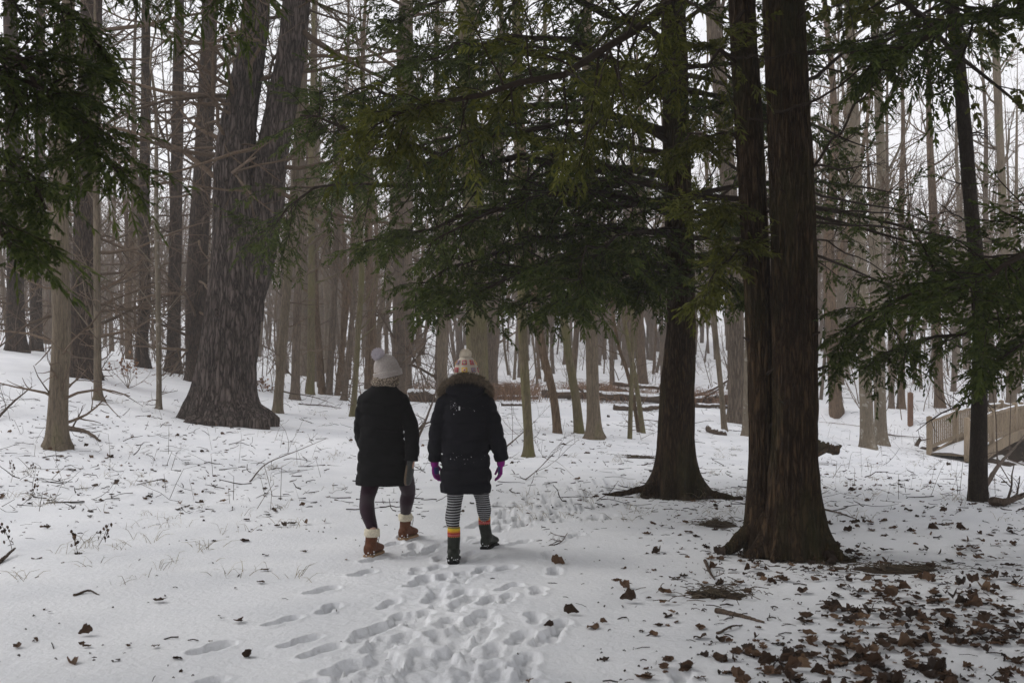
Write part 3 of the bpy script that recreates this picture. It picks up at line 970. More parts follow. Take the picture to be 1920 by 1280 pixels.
# middle hemlock
b1 = hit(1266, 925); d1 = b1[1]
pts = [b1, PX(1268, 860, d1), PX(1269, 800, d1), PX(1271, 720, d1), PX(1278, 600, d1), PX(1275, 450, d1), PX(1270, 300, d1), PX(1265, 120, d1), PX(1262, -20, d1), PX(1262, -500, d1), PX(1262, -1100, d1), PX(1262, -1600, d1)]
rad = np.array([76, 70, 66, 60, 51, 50, 48, 45, 42, 34, 18, 3]) / 2 / F * d1
H1, C1, r1 = hemlock('dark hemlock with a dangling skirt of needles, spreading roots, ahead of the two walkers', b1, pts, rad, 31,
                     ((200, 0.24, 0.20), (240, 0.15, 0.15), (278, 0.22, 0.15), (325, 0.40, 0.20), (150, 0.22, 0.3), (40, 0.25, 0.3)))
root(H1, [b1 + (-0.16, -0.08, 0.10), PX(1195, 912, d1 - .2), PX(1160, 921, d1 - .25), PX(1130, 924, d1 - .3)], 0.055, 3)
root(H1, [b1 + (0.20, -0.10, 0.22), PX(1325, 920, d1 - .25), PX(1365, 936, d1 - .45), PX(1392, 944, d1 - .55)], 0.085, 5)
root(H1, [b1 + (0.05, -0.2, 0.05), PX(1290, 944, d1 - .45), PX(1302, 950, d1 - .6)], 0.05, 7)

# double hemlock, nearest trunk
b2 = hit(1490, 1040); d2 = b2[1]
pts = [b2, PX(1489, 980, d2), PX(1488, 900, d2), PX(1490, 800, d2), PX(1491, 700, d2), PX(1489, 550, d2), PX(1485, 400, d2), PX(1478, 200, d2), PX(1470, 0, d2), PX(1465, -500, d2), PX(1460, -1200, d2), PX(1460, -2200, d2)]
rad = np.array([100, 96, 86, 80, 78, 77, 76, 72, 70, 60, 38, 3]) / 2 / F * d2
H2, C2, r2 = hemlock('stout brown hemlock nearest the camera, a second stem grown against its side', b2, pts, rad, 41,
                     ((190, 0.26, 0.26), (226, 0.14, 0.16), (262, 0.09, 0.16), (295, 0.11, 0.14), (328, 0.22, 0.18), (10, 0.16, 0.25), (80, 0.2, 0.4), (140, 0.2, 0.4)), segs=140, rings=260, bark=0.016)
mb = MB()
pts = [PX(1432, 985, d2 + .12), PX(1427, 930, d2 + .16), PX(1428, 850, d2 + .2), PX(1427, 700, d2 + .22), PX(1421, 550, d2 + .25), PX(1412, 400, d2 + .3), PX(1402, 200, d2 + .35), PX(1391, 0, d2 + .4), PX(1380, -500, d2 + .5), PX(1370, -1100, d2 + .6), PX(1368, -1900, d2 + .7)]
rad = np.array([74, 54, 47, 45, 48, 50, 51, 50, 47, 40, 24, 3]) [:11] / 2 / F * d2
C2b, r2b = trunk(mb, pts, rad, b2, segs=90, rings=200, lump=0.05, bark=0.009, bark_k=(11, 2.4), seed=47, tight=False)
mb.build('second_stem', M['hemlock_bark'], H2)
root(H2, [b2 + (0.16, -0.05, 0.16), PX(1550, 1040, d2 - .05), PX(1580, 1056, d2 - .2), PX(1605, 1068, d2 - .28)], 0.06, 11)
root(H2, [b2 + (0.18, 0.0, 0.10), PX(1555, 1026, d2 + .12), PX(1580, 1034, d2 + .1)], 0.05, 13)
root(H2, [b2 + (-0.2, 0.0, 0.30), PX(1400, 985, d2 + .1), PX(1372, 1005, d2 + .05), PX(1352, 1018, d2)], 0.10, 15)

# thin dark hemlock towards the bridge
b3 = hit(1832, 934); d3 = b3[1]
pts = [b3, PX(1834, 880, d3), PX(1836, 780, d3), PX(1838, 650, d3), PX(1832, 500, d3), PX(1822, 400, d3), PX(1808, 230, d3), PX(1796, 100, d3), PX(1786, 0, d3), PX(1770, -300, d3), PX(1760, -700, d3)]
rad = np.array([34, 31, 29, 27, 26, 25, 24, 23, 22, 16, 3]) / 2 / F * d3
H3, C3, r3 = hemlock('slim dark leaning hemlock standing in front of the footbridge', b3, pts, rad, 51, ((200, 0.03, 0.4), (330, 0.03, 0.4)), segs=28, rings=80, bark=0.003, mat='thin_dark_bark')

# hemlocks beside the viewer: some reach into frame, others unseen, added for shade
def side_hemlock(x, y, h, r0, label, seed):
    b = np.array([x, y, g1(x, y)])
    pts = [b + np.array([0.05 * math.sin(k + seed), 0.05 * math.cos(k * 1.3 + seed), h * k / 6]) for k in range(7)]
    pts[0] = b
    rad = r0 * np.array([1.1, 0.95, 0.85, 0.7, 0.5, 0.3, 0.04])
    return hemlock(label, b, pts, rad, seed, ((20, .15, .4), (130, .15, .4), (250, .15, .4)), segs=40, rings=70)
H4, C4, r4 = side_hemlock(7.0, 8.6, 15, 0.2, 'hemlock whose drooping dark boughs enter from the right before the bridge', 61)
H6, C6, r6 = side_hemlock(5.2, 2.6, 15, 0.22, 'unseen hemlock added beside the viewer to shade the leaf strewn snow at lower right', 81)
H7, C7, r7 = side_hemlock(-2.4, 0.8, 16, 0.24, 'unseen hemlock added behind the viewer, its canopy shading the near path', 91)
H5, C5, r5 = side_hemlock(-4.6, 4.6, 13, 0.2, 'hemlock whose near blurred boughs fill the upper left corner', 71)

# ------------------------------------------------------------------ hemlock boughs
rng = np.random.default_rng(101)
# H1: own tiers, all round
nl = 54
hts = np.sort(3.0 + 11.5 * rng.random(nl) ** 1.15)
az = rng.random(nl) * 2 * np.pi
Ls = np.clip(3.7 - 0.22 * (hts - 3), 0.8, 3.7) * (0.75 + 0.35 * rng.random(nl))
L, Rr = hemlock_limbs(C1, r1, hts, Ls, az, rng, el0=6, droop=0.040)
mbw, mbn = MB(), MB()
tubes(mbw, L, Rr, 6)
hemlock_foliage(mbw, mbn, L, Rr, rng, fine=True, n2=14, n3=8, bw=0.0135)
# the skirt reaching left over the path
skirt = [
    ([(1262, 330, d1), (1130, 318, d1 - .3), (1000, 305, d1 - .6), (860, 300, d1 - .9), (700, 258, d1 - 1.1), (620, 232, d1 - 1.2), (560, 215, d1 - 1.2)], 0.06),
    ([(1262, 440, d1), (1120, 430, d1 - .5), (980, 455, d1 - .9), (850, 500, d1 - 1.2), (770, 540, d1 - 1.4)], 0.045),
    ([(1262, 500, d1), (1150, 480, d1 - .8), (1020, 500, d1 - 1.5), (900, 545, d1 - 2.0), (840, 585, d1 - 2.2)], 0.04),
    ([(1262, 530, d1), (1190, 505, d1 - .9), (1100, 530, d1 - 1.8), (1040, 570, d1 - 2.3)], 0.035),
    ([(1262, 400, d1), (1100, 385, d1 - .4), (940, 400, d1 - .8), (800, 420, d1 - 1), (690, 455, d1 - 1.2)], 0.045),
    ([(1262, 380, d1), (1060, 350, d1 + .2), (880, 345, d1 + .4), (740, 350, d1 + .5), (620, 345, d1 + .4), (540, 390, d1 + .3), (470, 450, d1 + .2)], 0.04),
    ([(1262, 250, d1), (1080, 190, d1 - .2), (900, 200, d1 - .4), (740, 180, d1 - .6), (670, 175, d1 - .7), (620, 185, d1 - .7)], 0.05),
    ([(1262, 180, d1), (1100, 110, d1 + .3), (940, 95, d1 + .6), (840, 100, d1 + .7), (750, 125, d1 + .7)], 0.045),
    ([(1262, 90, d1), (1120, 10, d1), (980, -20, d1 - .1), (860, 0, d1 - .2), (780, 25, d1 - .3), (720, 50, d1 - .3)], 0.045),
    ([(1262, 540, d1), (1230, 520, d1 - .9), (1200, 555, d1 - 1.6)], 0.03),
    ([(1262, 470, d1), (1180, 450, d1 + .8), (1060, 470, d1 + 1.5), (960, 520, d1 + 1.9)], 0.035),
    ([(1262, 290, d1), (1000, 250, d1 + .9), (820, 260, d1 + 1.4), (700, 300, d1 + 1.7), (630, 340, d1 + 1.7)], 0.045),
    ([(1262, 420, d1), (1340, 400, d1 + .5), (1400, 420, d1 + .9)], 0.03),
    ([(1262, 350, d1), (1150, 340, d1 - .9), (1020, 370, d1 - 1.6), (900, 410, d1 - 2.1), (800, 470, d1 - 2.3)], 0.04),
    ([(1262, 510, d1), (1160, 520, d1 - .3), (1050, 550, d1 - .6), (960, 590, d1 - .8)], 0.03),
    ([(1262, 270, d1), (1140, 230, d1 - .8), (1000, 240, d1 - 1.5), (870, 270, d1 - 1.9), (770, 320, d1 - 2.1)], 0.04),
    ([(1262, 140, d1), (1120, 90, d1 - .8), (980, 70, d1 - 1.4), (850, 90, d1 - 1.8), (760, 140, d1 - 2.0)], 0.04),
    ([(1262, 360, d1), (1180, 330, d1 + 1.0), (1050, 350, d1 + 1.9), (900, 390, d1 + 2.4), (780, 450, d1 + 2.6)], 0.035),
    ([(1262, 450, d1), (1200, 430, d1 - 1.2), (1120, 460, d1 - 2.2), (1060, 520, d1 - 2.9)], 0.03),
    ([(1262, 200, d1), (1180, 140, d1 + .9), (1040, 140, d1 + 1.7), (900, 160, d1 + 2.2), (790, 210, d1 + 2.4)], 0.035),
    ([(1262, 480, d1), (1350, 500, d1 - .4), (1400, 560, d1 - .7)], 0.03),
    ([(1262, 220, d1), (1350, 190, d1 - .4), (1440, 220, d1 - .6)], 0.035),
]
for pts, r0 in skirt:
    bough(H1, mbn, pts, r0, rng, 9.0, 0.04, s0=0.10, n3=10, l2=(0.13, 0.31), K=7, bw=0.0105, droop=0.07)
tag(mbw.build('upper_limbs', M['twig_dark'], H1), kind='stuff')
tag(mbn.build('needles', M['hemlock_needles'], H1), kind='stuff')

# H2: boughs, some reaching left above the walkers and one close overhead
rng = np.random.default_rng(102)
nl = 70
hts = np.sort(4.8 + 8.0 * rng.random(nl))
az = rng.random(nl) * 2 * np.pi
Ls = np.clip(4.2 - 0.22 * (hts - 4), 0.8, 4.2) * (0.75 + 0.35 * rng.random(nl))
L, Rr = hemlock_limbs(C2, r2, hts, Ls, az, rng, el0=10, droop=0.035)
mbw, mbn = MB(), MB()
tubes(mbw, L, Rr, 6)
hemlock_foliage(mbw, mbn, L, Rr, rng, fine=True, n2=12, n3=6, K=3, bw=0.030)
for pts, r0, dn in [
    ([(1395, -70, d2), (1290, -20, d2 - .4), (1180, 60, d2 - .9), (1080, 120, d2 - 1.2), (960, 160, d2 - 1.5), (840, 190, d2 - 1.7), (770, 210, d2 - 1.8), (700, 240, d2 - 1.8)], 0.040, 1.0),
    ([(1395, 20, d2), (1330, 120, d2 - .2), (1250, 130, d2 - .3), (1120, 230, d2 - .6), (1030, 310, d2 - .8)], 0.016, 0.5),
    ([(1410, 380, d2 + .3), (1370, 390, d2 + .2), (1320, 380, d2 - .1), (1260, 420, d2 - .3)], 0.018, 0.8),
    ([(1415, 300, d2 + .3), (1360, 250, d2 + .4), (1290, 260, d2 + .7), (1220, 300, d2 + .9)], 0.02, 0.9),
    ([(1420, 480, d2 + .3), (1390, 470, d2 + .0), (1350, 500, d2 - .2), (1310, 560, d2 - .3)], 0.016, 0.9),
    ([(1400, 130, d2 + .3), (1330, 90, d2 + .3), (1230, 110, d2 + .3), (1130, 150, d2 + .2)], 0.022, 0.9),
]:
    bough(H2, mbn, pts, r0, rng, 9.0, 0.02, s0=0.12, n3=10, l2=(0.11, 0.25), bw=0.010, dens=dn, droop=0.06)
tag(mbw.build('upper_limbs', M['twig_dark'], H2), kind='stuff')
tag(mbn.build('needles', M['hemlock_needles_near'], H2), kind='stuff')
# broken stubs on the trunks
for HH, CC, RR_, sd_ in ((H1, C1, r1, 1), (H2, C2, r2, 2), (H2, C2b, r2b, 3)):
    r_ = np.random.default_rng(900 + sd_)
    for k in range(7):
        h_ = 0.8 + 3.6 * r_.random(); i = int(np.argmin(np.abs(CC[:, 2] - CC[0, 2] - h_)))
        a_ = np.pi * (1 + r_.random()) + r_.normal() * .3; dv = np.array([math.cos(a_), math.sin(a_), 0.15 + .3 * r_.random()])
        p0 = CC[i] + dv * RR_[i] * 0.8; L_s = 0.04 + 0.14 * r_.random() ** 2
        mb = MB(); tubes(mb, np.linspace(p0, p0 + dv * (L_s + RR_[i] * .3), 4), np.array([.020, .014, .011, .008]) * (0.6 + .7 * r_.random()), 7, cap=True)
        mb.build('stub', M['twig_dark'], HH)
# bare dead branches on the right side of H2
for pts, r0 in [
    ([(1520, 358, d2), (1590, 378, d2 + .6), (1660, 390, d2 + 1.2), (1740, 412, d2 + 2.0), (1812, 440, d2 + 2.8)], 0.013),
    ([(1522, 385, d2), (1600, 396, d2 + .4), (1700, 402, d2 + 1), (1790, 396, d2 + 1.6)], 0.012),
    ([(1522, 415, d2), (1600, 425, d2 + .4), (1690, 430, d2 + .9), (1780, 445, d2 + 1.4), (1815, 448, d2 + 1.6)], 0.012),
    ([(1520, 312, d2), (1580, 316, d2 + .3), (1630, 308, d2 + .6), (1665, 303, d2 + .8)], 0.011),
    ([(1515, 150, d2), (1580, 105, d2 + .3), (1650, 75, d2 + .6), (1760, 40, d2 + 1)], 0.018),
    ([(1515, 100, d2), (1620, 90, d2 + .4), (1720, 60, d2 + .8), (1900, 30, d2 + 1.2)], 0.022),
    ([(1520, 320, d2), (1570, 250, d2 - .3), (1620, 180, d2 - .5), (1670, 110, d2 - .7)], 0.014),
    ([(1450, 210, d2 - .2), (1530, 190, d2 - .4), (1600, 140, d2 - .6), (1700, 95, d2 - .8)], 0.014),
    ([(1370, 105, d2), (1430, 108, d2 - .25), (1500, 100, d2 - .3)], 0.012),
    ([(1520, 440, d2), (1560, 460, d2 + .3), (1640, 500, d2 + .8), (1720, 560, d2 + 1.2)], 0.009),
]:
    P = limb_px(pts, 12); P[1:] += rng.normal(size=(11, 3)) * 0.012
    dead_limb(H2, P, r0, rng, 'twig_dark')

# H3: short dead stubs, a few green boughs high up
rng = np.random.default_rng(103)
mb = MB()
hz = C3[:, 2] - C3[0, 2]
dead_branches(mb, C3, r3, 0.25, 0.8, rng, n1=26, ln=(0.03, 0.10), rmin=0.003)
tag(mb.build('dead_branches', M['twig_dark'], H3), kind='stuff')
hts = 5.2 + 4 * rng.random(18); az = rng.random(18) * 6.28; Ls = np.clip(2.2 - .2 * (hts - 4), .5, 2.2)
L, Rr = hemlock_limbs(C3, r3, hts, Ls, az, rng, el0=5, droop=0.04)
mbw, mbn = MB(), MB(); tubes(mbw, L, Rr, 5)
hemlock_foliage(mbw, mbn, L, Rr, rng, fine=True, n2=11, n3=7, bw=0.012)
tag(mbw.build('upper_limbs', M['twig_dark'], H3), kind='stuff')
tag(mbn.build('needles', M['hemlock_needles'], H3), kind='stuff')

# H4: dark boughs entering from the right
rng = np.random.default_rng(104)
nl = 40
hts = 5.6 + 7.5 * rng.random(nl); az = rng.random(nl) * 6.28
Ls = np.clip(4.0 - .25 * (hts - 4), .8, 4.0) * (0.8 + .3 * rng.random(nl))
L, Rr = hemlock_limbs(C4, r4, hts, Ls, az, rng, el0=8, droop=0.04)
mbw, mbn = MB(), MB(); tubes(mbw, L, Rr, 6)
hemlock_foliage(mbw, mbn, L, Rr, rng, fine=True, n2=12, n3=7, K=3, bw=0.019)
d4 = 8.6
for pts, r0 in [
    ([(2430, 420, d4), (2200, 440, d4), (2000, 470, d4 - .1), (1860, 500, d4 - .1), (1740, 540, d4), (1640, 585, d4 + .1), (1570, 620, d4 + .2)], 0.045),
    ([(2430, 480, d4), (2180, 520, d4 + .5), (2000, 570, d4 + .9), (1850, 610, d4 + 1.2), (1720, 640, d4 + 1.3), (1620, 690, d4 + 1.3)], 0.04),
    ([(2430, 380, d4), (2150, 400, d4 - .8), (1980, 450, d4 - 1.2), (1850, 520, d4 - 1.4), (1760, 570, d4 - 1.5)], 0.04),
    ([(2430, 460, d4), (2200, 520, d4 - .3), (2050, 580, d4 - .4), (1930, 640, d4 - .5), (1850, 690, d4 - .5)], 0.03),
    ([(2430, -60, d4), (2200, -10, d4 - .4), (2000, 15, d4 - .7), (1900, 25, d4 - .8), (1800, 40, d4 - .9), (1700, 85, d4 - .9), (1600, 100, d4 - .9)], 0.06),
]:
    bough(H4, mbn, pts, r0, rng, 8.0, 0.02, 13, s0=0.2, n3=11, l2=(0.12, 0.26), bw=0.012, droop=0.06)
tag(mbw.build('upper_limbs', M['twig_dark'], H4), kind='stuff')
tag(mbn.build('needles', M['hemlock_needles'], H4), kind='stuff')

# H5: near boughs in the upper left corner
rng = np.random.default_rng(105)
nl = 64
hts = 3.6 + 7 * rng.random(nl); az = rng.random(nl) * 6.28
Ls = np.clip(3.9 - .22 * (hts - 4), .8, 3.9) * (0.8 + .3 * rng.random(nl))
L, Rr = hemlock_limbs(C5, r5, hts, Ls, az, rng, el0=8, droop=0.045)
mbw, mbn = MB(), MB(); tubes(mbw, L, Rr, 6)
hemlock_foliage(mbw, mbn, L, Rr, rng, fine=True, n2=12, n3=7, K=3, bw=0.019)
d5 = 4.8
for pts, r0 in [
    ([(-700, 60, d5), (-350, 60, d5), (-100, 90, d5), (60, 150, d5), (160, 230, d5), (220, 330, d5)], 0.03),
    ([(-700, 160, d5), (-350, 180, d5 + .2), (-120, 230, d5 + .3), (20, 300, d5 + .3), (90, 390, d5 + .3)], 0.03),
    ([(-700, -60, d5), (-300, -60, d5 + .3), (-50, -30, d5 + .4), (120, 20, d5 + .5), (210, 110, d5 + .5)], 0.03),
    ([(-700, -160, d5), (-200, -190, d5 + .3), (150, -150, d5 + .3), (350, -90, d5 + .3), (470, -20, d5 + .3)], 0.025),
    ([(-700, 60, d5), (-350, 160, d5 - .3), (-150, 270, d5 - .4), (-30, 380, d5 - .4), (30, 470, d5 - .4)], 0.025),
    ([(-700, -100, d5), (-300, -40, d5 - .1), (-80, 60, d5 - .1), (40, 120, d5 - .1), (110, 220, d5)], 0.03),
]:
    bough(H5, mbn, pts, r0, rng, 11.0, 0.015, s0=0.3, n3=12, l2=(0.10, 0.24), l3=(0.08, 0.17), bw=0.007, droop=0.10)
tag(mbw.build('upper_limbs', M['twig_dark'], H5), kind='stuff')
tag(mbn.build('needles', M['hemlock_needles'], H5), kind='stuff')

# H6, H7: unseen canopy added to shade the near path and leaf-strewn corner
for HH, CC, RR6, sd_, hmin in ((H6, C6, r6, 106, 5.2), (H7, C7, r7, 107, 5.4)):
    rng = np.random.default_rng(sd_)
    nl = 110
    hts = hmin + 9.5 * rng.random(nl); az = rng.random(nl) * 6.28
    Ls = np.clip(5.6 - .30 * (hts - 4), .8, 5.6) * (0.8 + .3 * rng.random(nl))
    if HH is H6:
        low = (np.cos(az - R(-20)) > 0.25) & (hts > 7); hts[low] = 1.3 + 2.4 * rng.random(low.sum()); Ls[low] = 3.6  # limbs lowered to block side light on the corner
    # long boughs added over the path for shade, clear of the view
    ne = 95
    hts = np.concatenate([hts, 6.2 + 4.0 * rng.random(ne)]); Ls = np.concatenate([Ls, 5.6 + 1.2 * rng.random(ne)])
    az = np.concatenate([az, np.radians(10 + 105 * rng.random(ne)) if HH is H7 else np.radians(85 + 105 * rng.random(ne))])
    L, Rr = hemlock_limbs(CC, RR6, hts, Ls, az, rng, el0=13, droop=0.010)
    mbw, mbn = MB(), MB(); tubes(mbw, L, Rr, 5)
    hemlock_foliage(mbw, mbn, L, Rr, rng, fine=True, n2=11, n3=6, K=2, bw=0.085)
    tag(mbw.build('upper_limbs', M['twig_dark'], HH), kind='stuff')
    tag(mbn.build('needles', M['hemlock_needles'], HH), kind='stuff')
# ------------------------------------------------------------------ single trees one can pick out
def bare_tree(name, label, px, py, w, pix, mat, top_h=17.0, s0=0.35, n1=22, n2=6, n3=4, flare=0.35, seed=1, segs=20, rings=40, group=None, ln=(0.10, 0.22), low=0, depth=None, twig='twig', up=0.10, ang=52, bark=0.0):
    rng = np.random.default_rng(seed)
    b = hit(px, py)
    if depth is not None:
        b = PX(px, py, depth); b[2] = g1(b[0], b[1])
    d = b[1]
    w0 = w / 2 / F * d
    pts, rad = px_path(b, pix, d, top_h, (w * 1.12,))
    t = thing(name, label, 'sapling' if name == 'sapling' else 'tree', b, group)
    mb = MB()
    fl = [(a + rng.normal() * 15, w0 * flare * (0.6 + 0.8 * rng.random()), 0.42) for a in (20, 95, 170, 230, 310)]
    C, rr = trunk(mb, pts, rad, b, segs=segs, rings=rings, flares=fl, flare_h=max(0.10, w0 * 0.9), lump=0.06, seed=seed, bark=bark)
    mb.build('trunk', M[mat], t)
    mb = MB()
    bare_crown(mb, C, rr, s0, rng, n1, n2, n3, ln=ln, up=up, ang=ang)
    if low:
        hz = (C[:, 2] - C[0, 2]) / (C[-1, 2] - C[0, 2])
        A, Ra, _, _ = spawn(C[None], rr[None], low, 0.10, s0, 72, (0.04, 0.10), 5, rng, 0.16, 0.03, rk=0.2, rmin=0.004)
        tubes(mb, A, Ra, 3, 1)
        B, Rb, _, _ = spawn(A, Ra, 4, 0.2, 1, 45, (0.3, 0.6), 4, rng, 0.18, rk=0.6, rmin=0.003)
        tubes(mb, B, Rb, 3, 1)
    tag(mb.build('branches', [M[mat], M[twig]], t), kind='stuff')
    return t


def old_pine(label, px, py, w, pix, seed, mat='pine_bark_dark', depth=None, top_h=20, low=30, green=8.0):
    rng = np.random.default_rng(seed)
    b = hit(px, py)
    if depth is not None:
        b = PX(px, py, depth); b[2] = g1(b[0], b[1])
    d = b[1]
    pts, rad = px_path(b, pix, d, top_h, (w * 1.1,))
    t = thing('pine_tree', label, 'tree', b)
    w0 = w / 2 / F * d
    mb = MB()
    C, rr = trunk(mb, pts, rad, b, segs=40, rings=90, flares=[(a, w0 * 0.5, 0.4) for a in (15, 100, 190, 250, 320)], flare_h=0.25, lump=0.06, bark=0.008, bark_k=(8, 2), seed=seed)
    mb.build('trunk', M[mat], t)
    mb = MB()
    dead_branches(mb, C, rr, 0.14, 0.6, rng, n1=low, ln=(0.07, 0.17), rmin=0.005)
    tag(mb.build('dead_branches', M['twig_pine'], t), kind='stuff')
    mbw, mbn = MB(), MB()
    k0 = int(np.searchsorted(C[:, 2] - C[0, 2], green))
    A, Ra, _, _ = spawn(C[k0:][None], rr[k0:][None], 18, 0.02, 0.98, 80, (0.22, 0.42), 7, rng, 0.09, 0.04, rk=0.25, taper=0.25, rmin=0.008)
    tubes(mbw, A, Ra, 4)
    B, Rb, _, _ = spawn(A, Ra, 9, 0.25, 1.0, 48, (0.25, 0.45), 4, rng, 0.12, 0.05, rk=0.5, rmin=0.005)
    tubes(mbw, B, Rb, 3)
    for q in (0.5, 0.7, 0.85, 1.0):
        p, dd = at(B, np.full(len(B), q)); pine_tufts(mbn, p, dd, rng, 11, 0.15, 0.006)
    tag(mbw.build('crown_limbs', M['twig_pine'], t), kind='stuff')
    tag(mbn.build('needles', M['pine_needles'], t), kind='stuff')
    return t


old_pine('dark broad pine close behind the pale mottled maple at the left', 157, 706, 46, [(158, 600, 46), (162, 400, 44), (168, 150, 40), (172, -50, 36)], 201, depth=24)
old_pine('dark pine half hidden behind the left edge of the massive forked pine', 372, 704, 40, [(368, 600, 38), (372, 450, 36), (384, 250, 32), (392, 50, 28)], 202, depth=28)
old_pine('dark pine trunk rising third along behind the white barked sapling', 325, 704, 24, [(326, 600, 23), (330, 400, 22), (334, 150, 20)], 203, depth=31, green=7)
old_pine('slightly bent dark pine between the two slim saplings at the left', 268, 696, 22, [(266, 640, 21), (272, 560, 20), (270, 400, 19), (274, 150, 17)], 204, depth=31, green=6.5)
old_pine('dark pine deep in the gloom at the far left edge of the wood', 30, 640, 30, [(28, 500, 28), (25, 300, 26), (20, 50, 24)], 205, depth=30, green=5)
old_pine('dark pine in the gloom between the left frame edge and the pale maple', 68, 655, 20, [(68, 500, 19), (74, 300, 18), (76, 50, 16)], 206, depth=33, green=6)
old_pine('broad grey pine standing between the heads of the two walkers', 752, 745, 38, [(753, 640, 36), (755, 500, 34), (758, 300, 32), (760, 50, 28)], 207, mat='grey_bark', depth=33, low=26, green=9)
old_pine('tall pine with ragged grey green boughs against the sky beyond the forked pine', 592, 735, 14, [(591, 600, 14), (590, 400, 13), (589, 150, 12)], 208, mat='grey_bark', depth=38, low=14, green=9.5)

bare_tree('maple_tree', 'pale mottled maple with flared foot standing alone at the left', 106, 836, 35, [(109, 760, 34), (112, 690, 33), (115, 600, 33), (112, 450, 31), (116, 300, 28), (124, 150, 25), (128, 0, 22)], 'maple_bark', 16, 0.34, 20, 6, 5, flare=0.6, seed=301, segs=40, rings=90, ln=(0.12, 0.26), low=10)
bare_tree('sapling', 'slim grey sapling with swollen foot between the maple and the broad dark pine', 183, 750, 14, [(183, 690, 14), (182, 550, 13), (181, 400, 12), (176, 250, 9), (184, 100, 7)], 'maple_bark', 9, 0.3, 16, 5, 4, flare=0.7, seed=302, low=10)
bare_tree('sapling', 'white speckled thin sapling left of the massive forked pine', 298, 766, 10, [(298, 700, 10), (296, 550, 9), (293, 400, 8), (292, 200, 6)], 'smooth_bark', 9, 0.3, 16, 5, 4, flare=0.4, seed=303, low=10)
bare_tree('bare_tree', 'young leaning tree just right of the massive forked pine', 520, 774, 18, [(524, 720, 17), (532, 620, 17), (541, 500, 16), (552, 350, 15), (562, 150, 13)], 'maple_bark', 14, 0.4, 20, 6, 4, flare=0.3, seed=304, low=6)
bare_tree('bare_tree', 'mottled grey brown tree second to the right of the massive forked pine', 553, 748, 17, [(554, 700, 16), (557, 600, 16), (562, 450, 15), (566, 250, 13)], 'grey_bark', 15, 0.4, 20, 6, 4, seed=305, low=5, depth=27)
bare_tree('bare_tree', 'thin upright olive trunk third right of the massive forked pine', 582, 741, 14, [(583, 650, 14), (584, 500, 13), (583, 300, 11)], 'mossy_bark', 15, 0.4, 20, 6, 4, seed=306, low=5, depth=29)
bare_tree('bare_tree', 'thin dark tree leaning away left among the slim trunks', 604, 740, 13, [(600, 680, 13), (594, 600, 12), (588, 480, 11), (580, 300, 9)], 'brown_bark', 15, 0.4, 18, 6, 4, seed=307, depth=31)
bare_tree('bare_tree', 'slim trunk leaning right before the brushy saplings', 617, 742, 12, [(622, 650, 12), (629, 500, 11), (640, 300, 9)], 'grey_bark', 15, 0.4, 18, 6, 4, seed=308, depth=31)
bare_tree('bare_tree', 'slim brown tree slanting right, left of the pale hatted walker', 632, 742, 10, [(642, 650, 10), (654, 540, 9), (664, 420, 8), (672, 250, 7)], 'brown_bark', 13, 0.4, 18, 6, 4, seed=309, depth=31)
bare_tree('sapling', 'mossy leaning sapling at the pale hatted walker\'s shoulder', 661, 780, 11, [(666, 720, 10), (672, 620, 10), (678, 520, 11), (675, 400, 9), (672, 250, 7)], 'mossy_bark', 10, 0.35, 18, 6, 4, flare=0.3, seed=310, low=12)
bare_tree('bare_tree', 'brown trunk directly behind the pale bobble hat', 698, 748, 15, [(697, 640, 15), (692, 500, 14), (688, 300, 12)], 'brown_bark', 15, 0.42, 20, 6, 4, seed=311, depth=30)
bare_tree('bare_tree', 'tan trunk left of the patchwork hat between the walkers', 829, 745, 19, [(829, 650, 18), (828, 500, 17), (826, 300, 15)], 'maple_bark', 15, 0.42, 20, 6, 4, seed=312, depth=27)
bare_tree('bare_tree', 'mossy green trunk rising right behind the patchwork hat', 897, 765, 41, [(895, 700, 40), (893, 600, 39), (888, 450, 36), (880, 250, 33), (874, 50, 30)], 'mossy_bark', 17, 0.45, 22, 6, 5, seed=313, segs=32, rings=60, depth=22)
bare_tree('bare_tree', 'dark grey trunk forking low, just right of the fur hooded walker', 921, 745, 24, [(922, 700, 23), (925, 620, 22), (934, 450, 20), (936, 250, 17)], 'grey_bark', 16, 0.3, 20, 6, 4, seed=314, depth=33)
bare_tree('bare_tree', 'slim mossy trunk standing forward between walker and leaning trees', 992, 855, 18, [(990, 800, 17), (985, 720, 17), (980, 620, 17), (976, 450, 16), (970, 250, 14), (966, 50, 12)], 'mossy_bark', 13, 0.45, 18, 6, 4, flare=0.3, seed=315, segs=26, rings=50)
bare_tree('bare_tree', 'brown trunk leaning left, first of two leaning trees beside the log', 1046, 812, 15, [(1039, 750, 15), (1028, 700, 15), (1016, 650, 15), (1000, 520, 14), (985, 350, 12)], 'brown_bark', 13, 0.45, 18, 6, 4, flare=0.25, seed=316, segs=24)
bare_tree('bare_tree', 'mossy trunk leaning left, nearer the flared tan tree, by the log', 1086, 812, 17, [(1080, 750, 16), (1072, 700, 16), (1064, 650, 15), (1050, 520, 14), (1035, 350, 12)], 'mossy_bark', 13, 0.45, 18, 6, 4, flare=0.25, seed=317, segs=24)
bare_tree('bare_tree', 'straight tan tree with flared foot before the long snowy log', 1115, 820, 26, [(1112, 750, 24), (1110, 650, 23), (1108, 500, 22), (1104, 300, 20), (1100, 80, 18)], 'maple_bark', 15, 0.5, 20, 6, 4, flare=0.75, seed=318, segs=30, rings=60)
bare_tree('sapling', 'thin straight sapling between the flared tan tree and the skirted hemlock', 1181, 823, 8, [(1183, 750, 8), (1186, 650, 7), (1188, 450, 6)], 'mossy_bark', 8, 0.3, 14, 5, 4, flare=0.2, seed=319, low=8)
